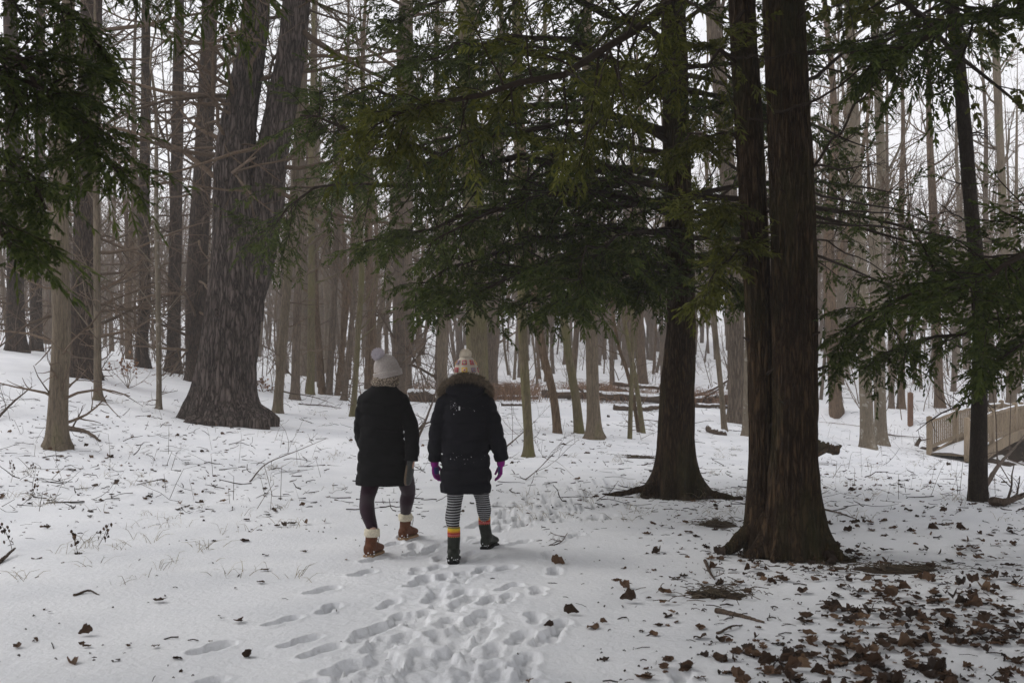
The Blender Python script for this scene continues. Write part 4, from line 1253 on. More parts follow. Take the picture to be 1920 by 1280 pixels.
bare_tree('sapling', 'sapling leaning left beside the skirted hemlock', 1206, 812, 9, [(1196, 740, 9), (1188, 690, 8), (1170, 600, 8), (1150, 480, 7)], 'mossy_bark', 9, 0.35, 14, 5, 4, flare=0.2, seed=320, low=6)
bare_tree('sapling', 'darker sapling slanting left, crossing behind its leaning twin', 1198, 810, 7, [(1186, 740, 7), (1174, 690, 7), (1158, 640, 6), (1140, 520, 6)], 'brown_bark', 9, 0.35, 14, 5, 4, flare=0.2, seed=321, low=6)
bare_tree('bare_tree', 'ridged tan ash with flared foot between the two big hemlocks', 1385, 793, 34, [(1382, 740, 32), (1380, 650, 31), (1376, 500, 30), (1362, 300, 29), (1345, 100, 27), (1335, -20, 26)], 'ash_bark', 18, 0.5, 20, 6, 4, flare=0.7, seed=322, segs=48, rings=100, bark=0.008)
bare_tree('bare_tree', 'pale slim trunk squeezed between the ridged ash and double hemlock', 1400, 817, 16, [(1402, 740, 15), (1404, 620, 15), (1402, 450, 13)], 'smooth_bark', 14, 0.5, 16, 6, 4, flare=0.3, seed=323)
bare_tree('bare_tree', 'thin pale tree left of the ridged ash', 1358, 808, 10, [(1354, 750, 10), (1347, 680, 10), (1340, 600, 9), (1330, 400, 8)], 'maple_bark', 11, 0.4, 16, 5, 4, flare=0.2, seed=324)
bare_tree('beech_tree', 'pale beech, left of a pair, standing between double hemlock and bridge', 1627, 840, 26, [(1625, 780, 24), (1622, 700, 23), (1618, 560, 22), (1606, 350, 21), (1598, 150, 19), (1592, 0, 18)], 'smooth_bark', 17, 0.5, 22, 6, 5, flare=0.5, seed=325, segs=30, rings=60)
bare_tree('beech_tree', 'pale beech, right of a pair, standing between double hemlock and bridge', 1652, 834, 23, [(1651, 780, 22), (1649, 700, 21), (1643, 500, 20), (1640, 420, 19), (1652, 340, 18), (1648, 200, 16), (1640, 20, 14)], 'smooth_bark', 17, 0.5, 22, 6, 5, flare=0.5, seed=326, segs=30, rings=60)
bare_tree('bare_tree', 'grey brown tree behind the bridge entrance posts', 1762, 793, 18, [(1760, 720, 17), (1756, 600, 17), (1750, 400, 15)], 'brown_bark', 17, 0.45, 20, 6, 4, seed=327, depth=36)
bare_tree('bare_tree', 'slim tree just left of the short orange marker post', 1690, 792, 14, [(1690, 720, 13), (1692, 600, 13), (1690, 400, 11)], 'brown_bark', 16, 0.45, 18, 6, 4, seed=328, depth=36)
bare_tree('bare_tree', 'thin tree second left of the short orange marker post', 1672, 790, 10, [(1671, 700, 10), (1668, 560, 9), (1664, 400, 8)], 'grey_bark', 15, 0.45, 18, 6, 4, seed=329, depth=36)
bare_tree('bare_tree', 'tall pale trunk behind the top of the bridge rail', 1897, 780, 18, [(1896, 700, 17), (1892, 600, 16), (1882, 420, 15), (1872, 200, 14), (1866, 40, 13)], 'maple_bark', 18, 0.5, 20, 6, 4, seed=330, depth=34)
bare_tree('bare_tree', 'slim pale tree between the leaning dark hemlock and bridge crown post', 1862, 778, 13, [(1860, 700, 13), (1856, 600, 12), (1848, 400, 10)], 'grey_bark', 16, 0.45, 18, 6, 4, seed=331, depth=36)
bare_tree('bare_tree', 'grey trunk leaning right with a broken brushy top behind the walkers', 645, 745, 11, [(652, 680, 11), (660, 600, 10), (668, 500, 9)], 'grey_bark', 12, 0.3, 22, 7, 5, seed=332, depth=28, low=14)

# ------------------------------------------------------------------ the hazy wood behind: whole bare trees, shared shapes
def proto_tree(seed, h, r0, mat, lean, s0, fork=False):
    rng = np.random.default_rng(seed)
    k = 7
    pts = np.array([[lean * h * (i / (k - 1)) ** 1.3 + 0.10 * math.sin(i * 1.7 + seed), 0.12 * math.cos(i * 1.3 + seed), h * i / (k - 1)] for i in range(k)])
    pts[0] = (0, 0, 0)
    rad = r0 * np.array([1.1, 0.92, 0.82, 0.68, 0.50, 0.28, 0.05])
    mb = MB()
    C, rr = trunk(mb, pts, rad, pts[0], segs=12, rings=22, flares=[(a, r0 * 0.35, 0.5) for a in (20, 140, 250)], flare_h=0.15, lump=0.06, seed=seed)
    tr = mb.mesh('bare_trunk', M[mat])
    mb = MB()
    if fork:
        f0 = C[9]
        fp = catmull([f0, f0 + np.array([0.5, 0.1, h * 0.15]), f0 + np.array([0.9, 0.3, h * 0.35]), f0 + np.array([1.1, 0.2, h * 0.5])], 14)
        fr = np.linspace(rr[9] * 0.75, 0.01, 14)
        tubes(mb, fp, fr, 8)
        bare_crown(mb, fp, fr, 0.25, rng, 9, 5, 3, ln=(0.2, 0.4), m2=1, rmin=0.0055)
    bare_crown(mb, C, rr, s0, rng, 20, 5, 3, ln=(0.11, 0.24), m2=1, rmin=0.0055)
    cr = mb.mesh('bare_branches', [M[mat], M['twig']])
    return tr, cr


PROTO = [proto_tree(401, 15, 0.105, 'grey_bark', 0.02, 0.36), proto_tree(402, 16, 0.13, 'maple_bark', -0.03, 0.42), proto_tree(403, 13, 0.085, 'brown_bark', 0.06, 0.38),
         proto_tree(404, 15, 0.15, 'brown_bark', 0.0, 0.40, True), proto_tree(405, 12, 0.065, 'grey_bark', -0.07, 0.35), proto_tree(406, 16, 0.12, 'smooth_bark', 0.03, 0.42),
         proto_tree(407, 10, 0.05, 'maple_bark', 0.10, 0.32), proto_tree(408, 17, 0.19, 'grey_bark', 0.01, 0.45)]
wr = np.random.default_rng(77)
cnt = 0
zones = (('slender leafless tree in the hazy wood left of the walkers', -26, 1), ('slender leafless tree in the hazy wood beyond the fallen logs', 0, 1), ('slender leafless tree in the hazy wood beyond the footbridge', 1, 26))
placed = []
tries = 0
while cnt < 215 and tries < 6000:
    tries += 1
    d = 34 + 46 * wr.random() ** 1.25
    px = -120 + 2160 * wr.random()
    x = (px - 960) / F * d
    if 930 < px < 1500 and d < 38: continue          # clearing with the logs
    if px > 1640 and d < 40: continue
    if any((x - q[0]) ** 2 + (d - q[1]) ** 2 < 1.1 for q in placed): continue
    rel = np.array([x, d]) - CREEK_C
    if abs(rel @ BU) < 2.0 and abs(rel @ BW) < 13: continue
    placed.append((x, d))
    z = g1(x, d)
    k = int(wr.choice(8, p=(.17, .10, .21, .04, .22, .06, .18, .02)))
    tr, cr = PROTO[k]
    if px < 640: lab = 'leafless tree in the hazy wood left of the walkers'
    elif px < 1420: lab = 'leafless tree in the hazy wood behind the walkers and the fallen logs'
    else: lab = 'leafless tree in the hazy wood behind the footbridge and double hemlock'
    lab = ('slender ', 'tall ', 'thin leaning ', 'stout forked ', 'thin ', 'pale tall ', 'spindly slanting ', 'thick grey ')[k] + lab
    t = thing('bare_tree', lab, 'tree', (x, d, z), lab.split(' leafless')[0] + ' trees ' + lab.split('tree ')[1])
    s = 0.8 + 0.45 * wr.random()
    t.scale = (s * (0.8 + 0.5 * wr.random()),) * 2 + (s,)
    t.rotation_euler = (R(wr.normal() * 1.8), R(wr.normal() * 1.8), wr.random() * 6.28)
    for nm, me in (('trunk', tr), ('branches', cr)):
        c = bpy.data.objects.new(nm, me); COL.objects.link(c); c.parent = t
        if nm == 'branches': c['kind'] = 'stuff'
    cnt += 1

# thin trees standing on the open snowy slope behind the logs
cnt = 0
while cnt < 75:
    d = 40 + 34 * wr.random(); px = 880 + 860 * wr.random()
    x = (px - 960) / F * d
    if any((x - q[0]) ** 2 + (d - q[1]) ** 2 < 0.7 for q in placed): continue
    rel = np.array([x, d]) - CREEK_C
    if abs(rel @ BU) < 2.0 and abs(rel @ BW) < 13: continue
    placed.append((x, d))
    k = int(wr.choice((2, 4, 6, 0), p=(.3, .3, .3, .1)))
    tr, cr = PROTO[k]
    lab = ('slender', '', 'thin leaning', '', 'thin', '', 'spindly slanting')[k] + ' leafless tree on the white slope rising behind the log pile'
    t = thing('bare_tree', lab, 'tree', (x, d, g1(x, d)), 'trees on the slope behind the logs: ' + lab.split(' leafless')[0])
    s = 0.7 + 0.4 * wr.random()
    t.scale = (s * (0.7 + 0.4 * wr.random()),) * 2 + (s,)
    t.rotation_euler = (R(wr.normal() * 3), R(wr.normal() * 3), wr.random() * 6.28)
    for nm, me in (('trunk', tr), ('branches', cr)):
        c = bpy.data.objects.new(nm, me); COL.objects.link(c); c.parent = t
        if nm == 'branches': c['kind'] = 'stuff'
    cnt += 1

# ------------------------------------------------------------------ far wood on the hillside: one mass
rng = np.random.default_rng(88)
mb = MB()
nf = 980
d = 56 + 100 * rng.random(nf) ** 1.1
x = (-350 + 2620 * rng.random(nf) - 960) / F * d
z = ground(x, d)
h = 8 + 4.5 * rng.random(nf)
P = np.stack([np.stack([x + (rng.normal(size=nf) * 0.25) * k, d, z - 0.3 + h * k / 4], -1) for k in range(5)], 1)
r0 = 0.06 + 0.12 * rng.random(nf) ** 2
Rr = r0[:, None] * np.array([1.1, 0.9, 0.7, 0.42, 0.05])[None]
tubes(mb, P, Rr, 4, 0)
A, Ra, _, _ = spawn(P, Rr, 12, 0.18, 0.98, 48, (0.14, 0.32), 3, rng, 0.14, 0.12, rk=0.4, taper=0.35, rmin=0.014)
ribbons(mb, A, Ra, rng, 1)
B, Rb, _, _ = spawn(A, Ra, 6, 0.15, 1.0, 42, (0.35, 0.8), 3, rng, 0.15, 0.05, rk=0.7, taper=0.6, rmin=0.011)
ribbons(mb, B, Rb, rng, 1)
o = mb.build('far_wood', [M['grey_bark'], M['twig']])
tag(o, 'far off grey wood of bare trees on the rising snowy hillside', 'wood', kind='stuff')

# ------------------------------------------------------------------ undergrowth: a tangle of thin brush at the wood's edge
rng = np.random.default_rng(89)
mb = MB()
n = 520
d = 29 + 26 * rng.random(n); px = -80 + 2080 * rng.random(n)
k = ~((px > 900) & (px < 1640) & (d < 36)); d, px = d[k], px[k]; n = len(d)
x = (px - 960) / F * d; z = ground(x, d) - 0.1
h = 0.8 + 3.4 * rng.random(n) ** 1.8
dv = np.stack([rng.normal(size=n) * .28, rng.normal(size=n) * .28, np.ones(n)], -1)
P = extend(np.stack([x, d, z], -1), dv, h, 7, rng, 0.10, 0.02)
Rr = (0.006 + 0.0045 * h)[:, None] * np.linspace(1, .3, 7)[None]
tubes(mb, P, Rr, 4, 0)
A, Ra, _, _ = spawn(P, Rr, 8, 0.2, 1.0, 48, (0.2, 0.5), 5, rng, 0.16, 0.03, rk=0.55, taper=0.4, rmin=0.006)
ribbons(mb, A, Ra, rng, 0)
B, Rb, _, _ = spawn(A, Ra, 4, 0.2, 1.0, 45, (0.3, 0.6), 4, rng, 0.16, 0.0, rk=0.6, rmin=0.006)
ribbons(mb, B, Rb, rng, 0)
tag(mb.build('undergrowth', M['twig']), 'tangle of thin bare brush and saplings along the wood edge', 'brush', kind='stuff')
# ------------------------------------------------------------------ footbridge
zb = -0.66
A0 = np.array([*BRIDGE_A, zb])
U3 = np.array([*BU, 0.0]); W3 = np.array([*BW, 0.0]); Z3 = np.array([0, 0, 1.0])
SEC, NS, WID = 1.81, 5, 0.95
def arch(s): return zb + 0.30 * math.sin(math.pi * min(max(s / (SEC * NS), 0), 1)) 
br = thing('footbridge', 'small arched wooden footbridge with slatted railings under snow', 'bridge', A0)
def bpart(name, mb, mat='bridge_wood', parent=None):
    o = mb.build(name, M[mat], br if parent is None else None, smooth=False)
    if parent is not None:
        o.parent = parent; 
    return o
post_me = None
for side in (0, 1):
    off = W3 * WID * side
    for i in range(NS + 1):
        c = A0 + U3 * SEC * i + off
        c[2] = arch(SEC * i) - (0.25 if i in (0, NS) else 0.05)
        mb = MB(); hgt = 0.92 + (0.25 if i in (0, NS) else 0.05)
        box(mb, c + Z3 * hgt / 2, (0.115, 0.115, hgt), U3, W3, Z3)
        top = c + Z3 * hgt
        q = 0.0575
        mb.add([top + U3 * q * a_ + W3 * q * b_ for a_, b_ in ((-1, -1), (1, -1), (1, 1), (-1, 1))] + [top + Z3 * 0.03], None, [(0, 1, 4), (1, 2, 4), (2, 3, 4), (3, 0, 4)])
        post = bpart('post', mb)
        if i < NS:
            p0 = A0 + U3 * (SEC * i + 0.06) + off; p1 = A0 + U3 * (SEC * (i + 1) - 0.06) + off
            z0, z1 = arch(SEC * i), arch(SEC * (i + 1))
            for nm, hh, th in (('top_rail', 0.80, 0.085), ('bottom_rail', 0.13, 0.08)):
                mb = MB()
                e0, e1 = p0.copy(), p1.copy(); e0[2] = z0 + hh; e1[2] = z1 + hh
                t_ = (e1 - e0) / np.linalg.norm(e1 - e0)
                box(mb, (e0 + e1) / 2, (np.linalg.norm(e1 - e0), 0.05, th), t_, W3, np.cross(t_, W3) * -1)
                bpart(nm, mb)
                if nm == 'top_rail':
                    mb = MB()
                    P = np.linspace(e0, e1, 10) + Z3 * (th / 2 - 0.005)
                    tubes(mb, P, np.full(10, 0.027) + 0.006 * vnoise(np.arange(10) * .9, i, side, 3), 8, cap=True)
                    o = mb.build('snow_cap', M['snow_clump'], br)
            for j in range(11):
                f = (j + 1) / 12
                c = p0 * (1 - f) + p1 * f; zz = z0 * (1 - f) + z1 * f
                mb = MB(); c[2] = zz + 0.465
                box(mb, c, (0.045, 0.03, 0.60), U3, W3, Z3)
                bpart('baluster', mb)
    # curved beam
    mb = MB()
    n = 26
    off2 = off + W3 * (0.09 if side else -0.09)
    ss = np.linspace(-0.25, SEC * NS + 0.25, n)
    V = []
    for s in ss:
        zc = zb - 0.42 + 0.62 * math.sin(math.pi * min(max(s / (SEC * NS), 0), 1))
        c = A0 + U3 * s + off2
        hb = 0.26
        for a_, b_ in ((-1, 0), (1, 0), (1, 1), (-1, 1)):
            p = c + W3 * 0.045 * a_; p[2] = zc + hb * b_ ; V.append(p)
    idx = np.arange(n * 4).reshape(n, 4)
    mb.add(V, np.stack([idx[:-1], np.roll(idx[:-1], -1, 1), np.roll(idx[1:], -1, 1), idx[1:]], -1).reshape(-1, 4))
    bpart('arch_beam', mb)
# deck planks and the snow on them
for k in range(60):
    s = 0.05 + (SEC * NS - 0.1) * (k + 0.5) / 60
    mb = MB(); c = A0 + U3 * s + W3 * WID / 2; c[2] = arch(s) - 0.06
    box(mb, c, (0.142, WID + 0.1, 0.04), U3, W3, Z3)
    bpart('plank', mb)
mb = MB()
n = 40
V = []
for s in np.linspace(-0.1, SEC * NS + 0.1, n):
    for q in np.linspace(0.07, 0.93, 9):
        p = A0 + U3 * s + W3 * WID * q
        p[2] = arch(s) - 0.035 + 0.055 * (1 - abs(2 * q - 1) ** 4) + 0.012 * float(vnoise(s * 3, q * 5, 0.2, 4)); V.append(p)
idx = np.arange(n * 9).reshape(n, 9)
mb.add(V, np.stack([idx[:-1, :-1], idx[1:, :-1], idx[1:, 1:], idx[:-1, 1:]], -1).reshape(-1, 4))
mb.build('snow_cap', M['snow_clump'], br)

# orange marker post
pb = PX(1707, 806, 33); pb[2] = g1(pb[0], pb[1])
mb = MB()
box(mb, pb + Z3 * 0.45, (0.14, 0.14, 1.1), m=0)
top = pb + Z3 * 1.0
mb.add([top + np.array([a_ * .07, b_ * .07, 0]) for a_, b_ in ((-1, -1), (1, -1), (1, 1), (-1, 1))] + [top + Z3 * 0.05], None, [(0, 1, 4), (1, 2, 4), (2, 3, 4), (3, 0, 4)])
tag(mb.build('marker_post', M['post_wood'], smooth=False, loc=pb), 'short orange brown wooden marker post left of the bridge', 'post')

# ------------------------------------------------------------------ fallen logs, snow on top
def log(label, pts, r0, r1, seed, stubs=4, snow=True, name='fallen_log', mat='dead_wood', lift=0.6, twigs=0):
    rng = np.random.default_rng(seed)
    P = catmull(pts, 26)
    rr_ = np.linspace(r0, r1, 26)
    g = ground(P[:, 0], P[:, 1])
    P[:, 2] = np.maximum(P[:, 2], g + rr_ * lift)
    P += rng.normal(size=P.shape) * r0 * 0.06
    base = P[0].copy()
    t = thing(name, label, 'log' if name == 'fallen_log' else 'branch', base)
    mb = MB()
    tubes(mb, P, rr_ * (1 + 0.08 * vnoise(np.arange(26) * 0.8, seed, 0, seed)), 14, cap=True)
    for k in range(stubs):
        i = rng.integers(3, 23); d = nrm(rng.normal(size=3) + np.array([0, 0, 0.5]))
        ln = r0 * (2 + 5 * rng.random())
        tubes(mb, np.linspace(P[i], P[i] + d * ln, 4), rr_[i] * np.array([.42, .36, .3, .2]), 6, cap=True)
    if twigs:
        A, Ra, _, _ = spawn(P[None], rr_[None], twigs, 0.2, 0.98, 50, (0.12, 0.4), 5, rng, 0.16, 0.05, rk=0.4, rmin=0.004)
        tubes(mb, A, Ra, 4)
        B, Rb, _, _ = spawn(A, Ra, 4, 0.2, 1, 45, (0.3, 0.6), 4, rng, 0.18, rk=0.6, rmin=0.003)
        tubes(mb, B, Rb, 3)
    mb.build('wood', M[mat], t)
    if snow:
        mb = MB()
        S = P[1:-1].copy(); rs = rr_[1:-1]
        S[:, 2] += rs * 0.55
        tubes(mb, S, rs * (0.74 + 0.10 * vnoise(np.arange(24) * 0.7, seed, 0.5, seed + 1)), 10, cap=True)
        mb.build('snow_cap', M['snow_clump'], t)
    return t


def pz(px, py, d): return PX(px, py, d)
log('long snow topped fallen trunk lying behind the flared tan tree', [pz(1018, 738, 32), pz(1100, 741, 31.5), pz(1173, 744, 31), pz(1245, 749, 30.5)], 0.13, 0.12, 501, 5)
log('snow topped fallen trunk end showing beyond the skirted hemlock', [pz(1300, 752, 31), pz(1340, 747, 31.5), pz(1380, 741, 32)], 0.11, 0.10, 502, 3)
log('snowy log slanting behind the leaning saplings beside the long trunk', [pz(1160, 730, 34), pz(1205, 742, 33), pz(1245, 740, 32)], 0.10, 0.06, 503, 5)
log('thin snowy pole propped across the log pile behind the saplings', [pz(1150, 718, 34), pz(1200, 724, 33.5), pz(1245, 728, 33)], 0.08, 0.05, 504, 3)
log('low brown log lying on the snow below the log pile', [pz(1150, 768, 28), pz(1200, 767, 28), pz(1243, 762, 28.5)], 0.10, 0.07, 505, 2)
log('thick short log with a white snow top between the two walkers', [pz(768, 744, 31), pz(790, 743, 31), pz(815, 744, 31)], 0.19, 0.18, 506, 1)
log('snowy pole slanting up through the brush right of the skirted hemlock', [pz(1300, 742, 33), pz(1335, 730, 33.5), pz(1378, 705, 34)], 0.07, 0.04, 507, 4)
log('broken snowy branch low in the log pile beside the hemlock trunk', [pz(1305, 768, 30), pz(1340, 760, 30.5), pz(1375, 765, 31)], 0.07, 0.04, 508, 4)
log('thin log lying in the rusty grass right of the fur hooded walker', [pz(930, 752, 32), pz(970, 750, 32), pz(1010, 752, 32)], 0.07, 0.06, 509, 2)
log('small snowy log lying low before the walkers\' wood edge', [pz(940, 760, 29), pz(965, 759, 29), pz(990, 761, 29)], 0.06, 0.05, 510, 1)
log('short broken reddish log resting on snow near the ridged ash', [pz(1330, 803, 23.5), pz(1345, 810, 23), pz(1362, 818, 22.8)], 0.10, 0.06, 511, 2)
log('dark rotten stump log poking out past the double hemlock', [pz(1530, 832, 19), pz(1550, 836, 18.8), pz(1572, 843, 18.6)], 0.15, 0.10, 512, 1, snow=True, mat='hemlock_bark')
log('grey broken stick upright in the snow left of the bridge', [pz(1718, 836, 25), pz(1722, 828, 25), pz(1726, 822, 25)], 0.05, 0.04, 513, 1, snow=False, name='fallen_branch')

# branches lying on the snow
def stick(label, pts, r0, seed, twigs=5, lift=0.8):
    log(label, pts, r0, r0 * 0.35, seed, 0, snow=False, name='fallen_branch', mat='dead_wood', lift=lift, twigs=twigs)
def gp(px, py, up=0.0):
    h = hit(px, py); h[2] += up; return h
stick('dark curved branch lying right of the pale maple foot', [gp(128, 806), gp(160, 812), (gp(188, 828))], 0.045, 601, 2)
stick('long thin twig rising across the snow left of the walkers', [gp(468, 904), gp(500, 882, .1), gp(560, 866, .18), gp(612, 850, .25)], 0.010, 602, 4)
stick('short thick dark stick at the left picture edge', [gp(-14, 1064), gp(6, 1054, .03), gp(28, 1042, .06)], 0.022, 603, 0)
stick('dark curved stick lying in open snow at lower left', [gp(138, 1119), gp(165, 1114, .02), gp(186, 1117)], 0.011, 604, 0)
stick('thick brown stick lying among leaves below the double hemlock', [gp(1342, 1150), gp(1390, 1160), gp(1432, 1171)], 0.019, 605, 1)
stick('thin forked twig lying on the trodden path ahead', [gp(1015, 1027), gp(1050, 1021, .02), gp(1064, 1005, .03)], 0.007, 606, 3)
stick('dead branch with many twigs at the right edge under the bridge', [gp(1840, 925), gp(1875, 905, .3), gp(1905, 885, .6), gp(1935, 860, 1.0)], 0.035, 607, 10)
stick('dark snow edged branch lying behind the slim dark hemlock', [gp(1860, 948), gp(1895, 946, .05), gp(1940, 935, .1)], 0.055, 608, 5)
stick('brushy dead branch standing up behind the fur hooded walker\'s elbow', [gp(778, 835), gp(800, 810, .3), gp(818, 785, .7), gp(822, 755, 1.0)], 0.028, 609, 12)
stick('bare branch lying beside the pale hatted walker in the snow', [gp(775, 815), gp(800, 802, .1), gp(835, 800, .15)], 0.03, 610, 6)
stick('long thin branch lying in front of the massive forked pine', [gp(560, 758), gp(600, 764, .06), gp(640, 768, .04)], 0.02, 611, 8)
stick('twiggy branch poking from the snow by the left picture edge', [gp(-10, 790), gp(25, 775, .2), gp(60, 765, .4)], 0.025, 612, 10)
stick('slim stick lying right of the double hemlock on leafy snow', [gp(1530, 953), gp(1570, 962), gp(1606, 974)], 0.012, 613, 1)
stick('bent stick lying below the roots of the double hemlock', [gp(1322, 1055), gp(1332, 1078), gp(1340, 1088)], 0.014, 614, 2)
stick('short dark twig lying beside another stick below the double hemlock', [gp(1345, 1192), gp(1370, 1184, .02), gp(1392, 1175)], 0.009, 615, 2)
stick('long slender wand lying right of the purple gloved hand', [gp(985, 900), gp(1010, 885, .05), gp(1040, 860, .1)], 0.008, 616, 4)
stick('scattered brushy twigs lying right of the slim mossy trunk', [gp(940, 845), gp(975, 825, .1), gp(1005, 805, .2)], 0.016, 617, 10)
stick('thin weathered branch lying across the snow before the bridge', [gp(1655, 815), gp(1690, 822, .05), gp(1735, 829, .1)], 0.02, 618, 4)
# ------------------------------------------------------------------ fallen oak leaves: the 300 that show largest, one by one
def leaf_shape(seed, lobes=4, kind=0):
    rng = np.random.default_rng(seed)
    # outline of a lobed oak leaf, length 1 along x
    n = 2 * lobes + 1
    up = []
    for i in range(n + 1):
        s = i / n
        w = 0.05 + 0.30 * math.sin(math.pi * min(1, s * 0.95 + 0.06)) ** 0.8
        w *= (1.1 if i % 2 else 0.66) if kind == 0 else (0.95 + 0.08 * (i % 2))
        up.append((s + rng.normal() * 0.012, w * (0.9 + 0.2 * rng.random())))
    mid = np.array([(s, 0.0) for s, _ in up]); top = np.array(up); bot = np.array([(s + rng.normal() * .012, -w * (0.9 + 0.2 * rng.random())) for s, w in up])
    P = np.concatenate([mid, top, bot]); k = n + 1
    curl = (0.3 + 1.0 * rng.random()) * (2.4 if kind == 2 else 1); fold = (0.15 + 0.8 * rng.random()) * (2.6 if kind == 2 else 1); tw = rng.normal() * 1.2
    x, y = P[:, 0] - 0.5, P[:, 1]
    z = fold * np.abs(y) ** 1.3 * (1 + tw * x) + curl * 0.35 * x * x * np.sign(0.5 + rng.normal()) + 0.13 * vnoise(x * 5, y * 5, seed, seed)
    z -= z.min() - 0.02
    V = np.stack([x, y, z], -1)
    Q = []
    for i in range(n):
        Q += [(i, i + 1, k + i + 1, k + i), (i + 1, i, 2 * k + i, 2 * k + i + 1)]
    # stalk
    s0 = len(V)
    st = np.array([[-0.5, -0.012, V[0, 2]], [-0.5, 0.012, V[0, 2]], [-0.68, 0.006, V[0, 2] + 0.05], [-0.68, -0.006, V[0, 2] + 0.05]])
    V = np.vstack([V, st]); Q.append((s0, s0 + 1, s0 + 2, s0 + 3))
    return V, Q


LEAF = [leaf_shape(700 + i, 3 + i % 2, (0, 0, 1, 0, 2, 1, 0, 2, 0)[i]) for i in range(9)]
LEAF_ME = []
for V, Q in LEAF:
    mb = MB(); mb.add(V, Q); LEAF_ME.append(mb.mesh('oak_leaf', M['leaf'], smooth=False))
lr = np.random.default_rng(71)


def leaf_density(px, py):
    """how thick the leaves lie, over the photo"""
    d = 0.0
    d += 0.6 * math.exp(-((px - 1560) / 200) ** 2 - ((py - 1190) / 75) ** 2)
    d += 0.6 * math.exp(-((px - 1780) / 190) ** 2 - ((py - 1120) / 110) ** 2)
    d += 0.25 * math.exp(-((px - 1650) / 130) ** 2 - ((py - 1270) / 60) ** 2)
    d += 0.2 * math.exp(-((px - 1850) / 120) ** 2 - ((py - 1230) / 90) ** 2)
    d += 0.55 * math.exp(-((px - 1330) / 70) ** 2 - ((py - 965) / 28) ** 2)
    d += 0.5 * math.exp(-((px - 1480) / 90) ** 2 - ((py - 1075) / 30) ** 2)
    d += 0.6 * math.exp(-((px - 1640) / 130) ** 2 - ((py - 920) / 40) ** 2)
    d += 0.45 * math.exp(-((px - 1800) / 140) ** 2 - ((py - 990) / 50) ** 2)
    d += 0.28 if px > 1200 and py > 860 else 0
    d += 0.50 * math.exp(-((px - 260) / 360) ** 2 - ((py - 900) / 75) ** 2)
    d += 0.20 * math.exp(-((px - 1120) / 150) ** 2 - ((py - 860) / 28) ** 2)
    d += 0.40 * math.exp(-((px - 400) / 420) ** 2 - ((py - 805) / 35) ** 2)
    d += 0.35 * math.exp(-((px - 1150) / 300) ** 2 - ((py - 810) / 32) ** 2)
    d += 0.02
    return d


cands = []
while len(cands) < 1750:
    px, py = -60 + 2040 * lr.random(), 770 + 560 * lr.random() ** 0.9
    if lr.random() > leaf_density(px, py): continue
    if abs(px - (850 - (py - 1060) * .25)) < 190 and py > 1000: continue
    h = PX(px, py, 1.0)
    if h[2] >= EYE - 0.02: continue
    q_ = EYE / (EYE - h[2])
    if px > 1150 and py > 880 and float(vnoise(h[0] * q_ * 2.4, q_ * 2.0, 0.3, 15)) + 0.5 * float(vnoise(h[0] * q_ * 6, q_ * 5, 0.3, 16)) < lr.normal() * 0.25 - 0.12: continue
    cands.append((px, py))
pos = np.array([hit(px, py) for px, py in cands]) if False else None
# intersect with the terrain, vectorised
cp = np.array(cands)
dd = np.linspace(4, 40, 500)
xr = (cp[:, 0] - 960)[:, None] / F * dd[None]; zr = EYE + (HY - cp[:, 1])[:, None] / F * dd[None]
gz = ground(xr, np.broadcast_to(dd, xr.shape))
first = np.argmax(zr < gz, 1)
ok = (zr < gz).any(1)
ld = dd[first][ok]; lx = (cp[ok, 0] - 960) / F * ld
lz = ground(lx, ld)
nearf = (np.abs(lx) < 6) & (ld < 16)
lz[nearf] += footprint_height(lx[nearf], ld[nearf])
order = np.argsort(ld)
mbl = MB()
for n, i in enumerate(order):
    k = int(lr.integers(9)); s = (0.035 + 0.085 * lr.random() ** 1.6) * (1.0 if ld[i] < 12 else 0.95)
    if lx[i] < 0: s *= 0.8
    ti = 0.16 if lr.random() < 0.72 else 0.7
    e = (lr.normal() * ti, lr.normal() * ti, lr.random() * 6.28)
    if n < 300:
        o = bpy.data.objects.new('oak_leaf', LEAF_ME[k]); COL.objects.link(o)
        o.location = (lx[i], ld[i], lz[i] - 0.004); o.scale = (s, s, s); o.rotation_euler = e
        px_, py_ = 960 + lx[i] / ld[i] * F, HY + (EYE - lz[i]) / ld[i] * F
        if px_ < 1100: lab, grp = 'curled brown oak leaf lying alone in the open snow', 'oak leaves in the open snow'
        elif py_ < 1010: lab, grp = 'small brown oak leaf lying on the snow past the double hemlock foot', 'oak leaves past the double hemlock'
        elif px_ < 1440: lab, grp = 'brown oak leaf lying around the thick stick and bare patch', 'oak leaves round the thick stick'
        elif py_ < 1110: lab, grp = 'brown oak leaf lying beside the right hand roots of the double hemlock', 'oak leaves beside the hemlock roots'
        elif px_ < 1690: lab, grp = 'curled oak leaf in the thick drift in front of the double hemlock', 'oak leaves in the thick drift'
        else: lab, grp = 'dark curled oak leaf strewn in the shaded lower right corner', 'oak leaves in the shaded corner'
        tag(o, lab, 'leaf', grp)
    else:
        V = LEAF[k][0] * s
        rm = np.array(Matrix.Rotation(e[2], 3, 'Z') @ Matrix.Rotation(e[0], 3, 'X'))
        mbl.add(V @ rm.T + np.array([lx[i], ld[i], lz[i] + 0.004]), LEAF[k][1])
tag(mbl.build('leaf_litter', M['leaf'], smooth=False), 'small brown leaves littering the snow farther off', 'leaves', kind='stuff')

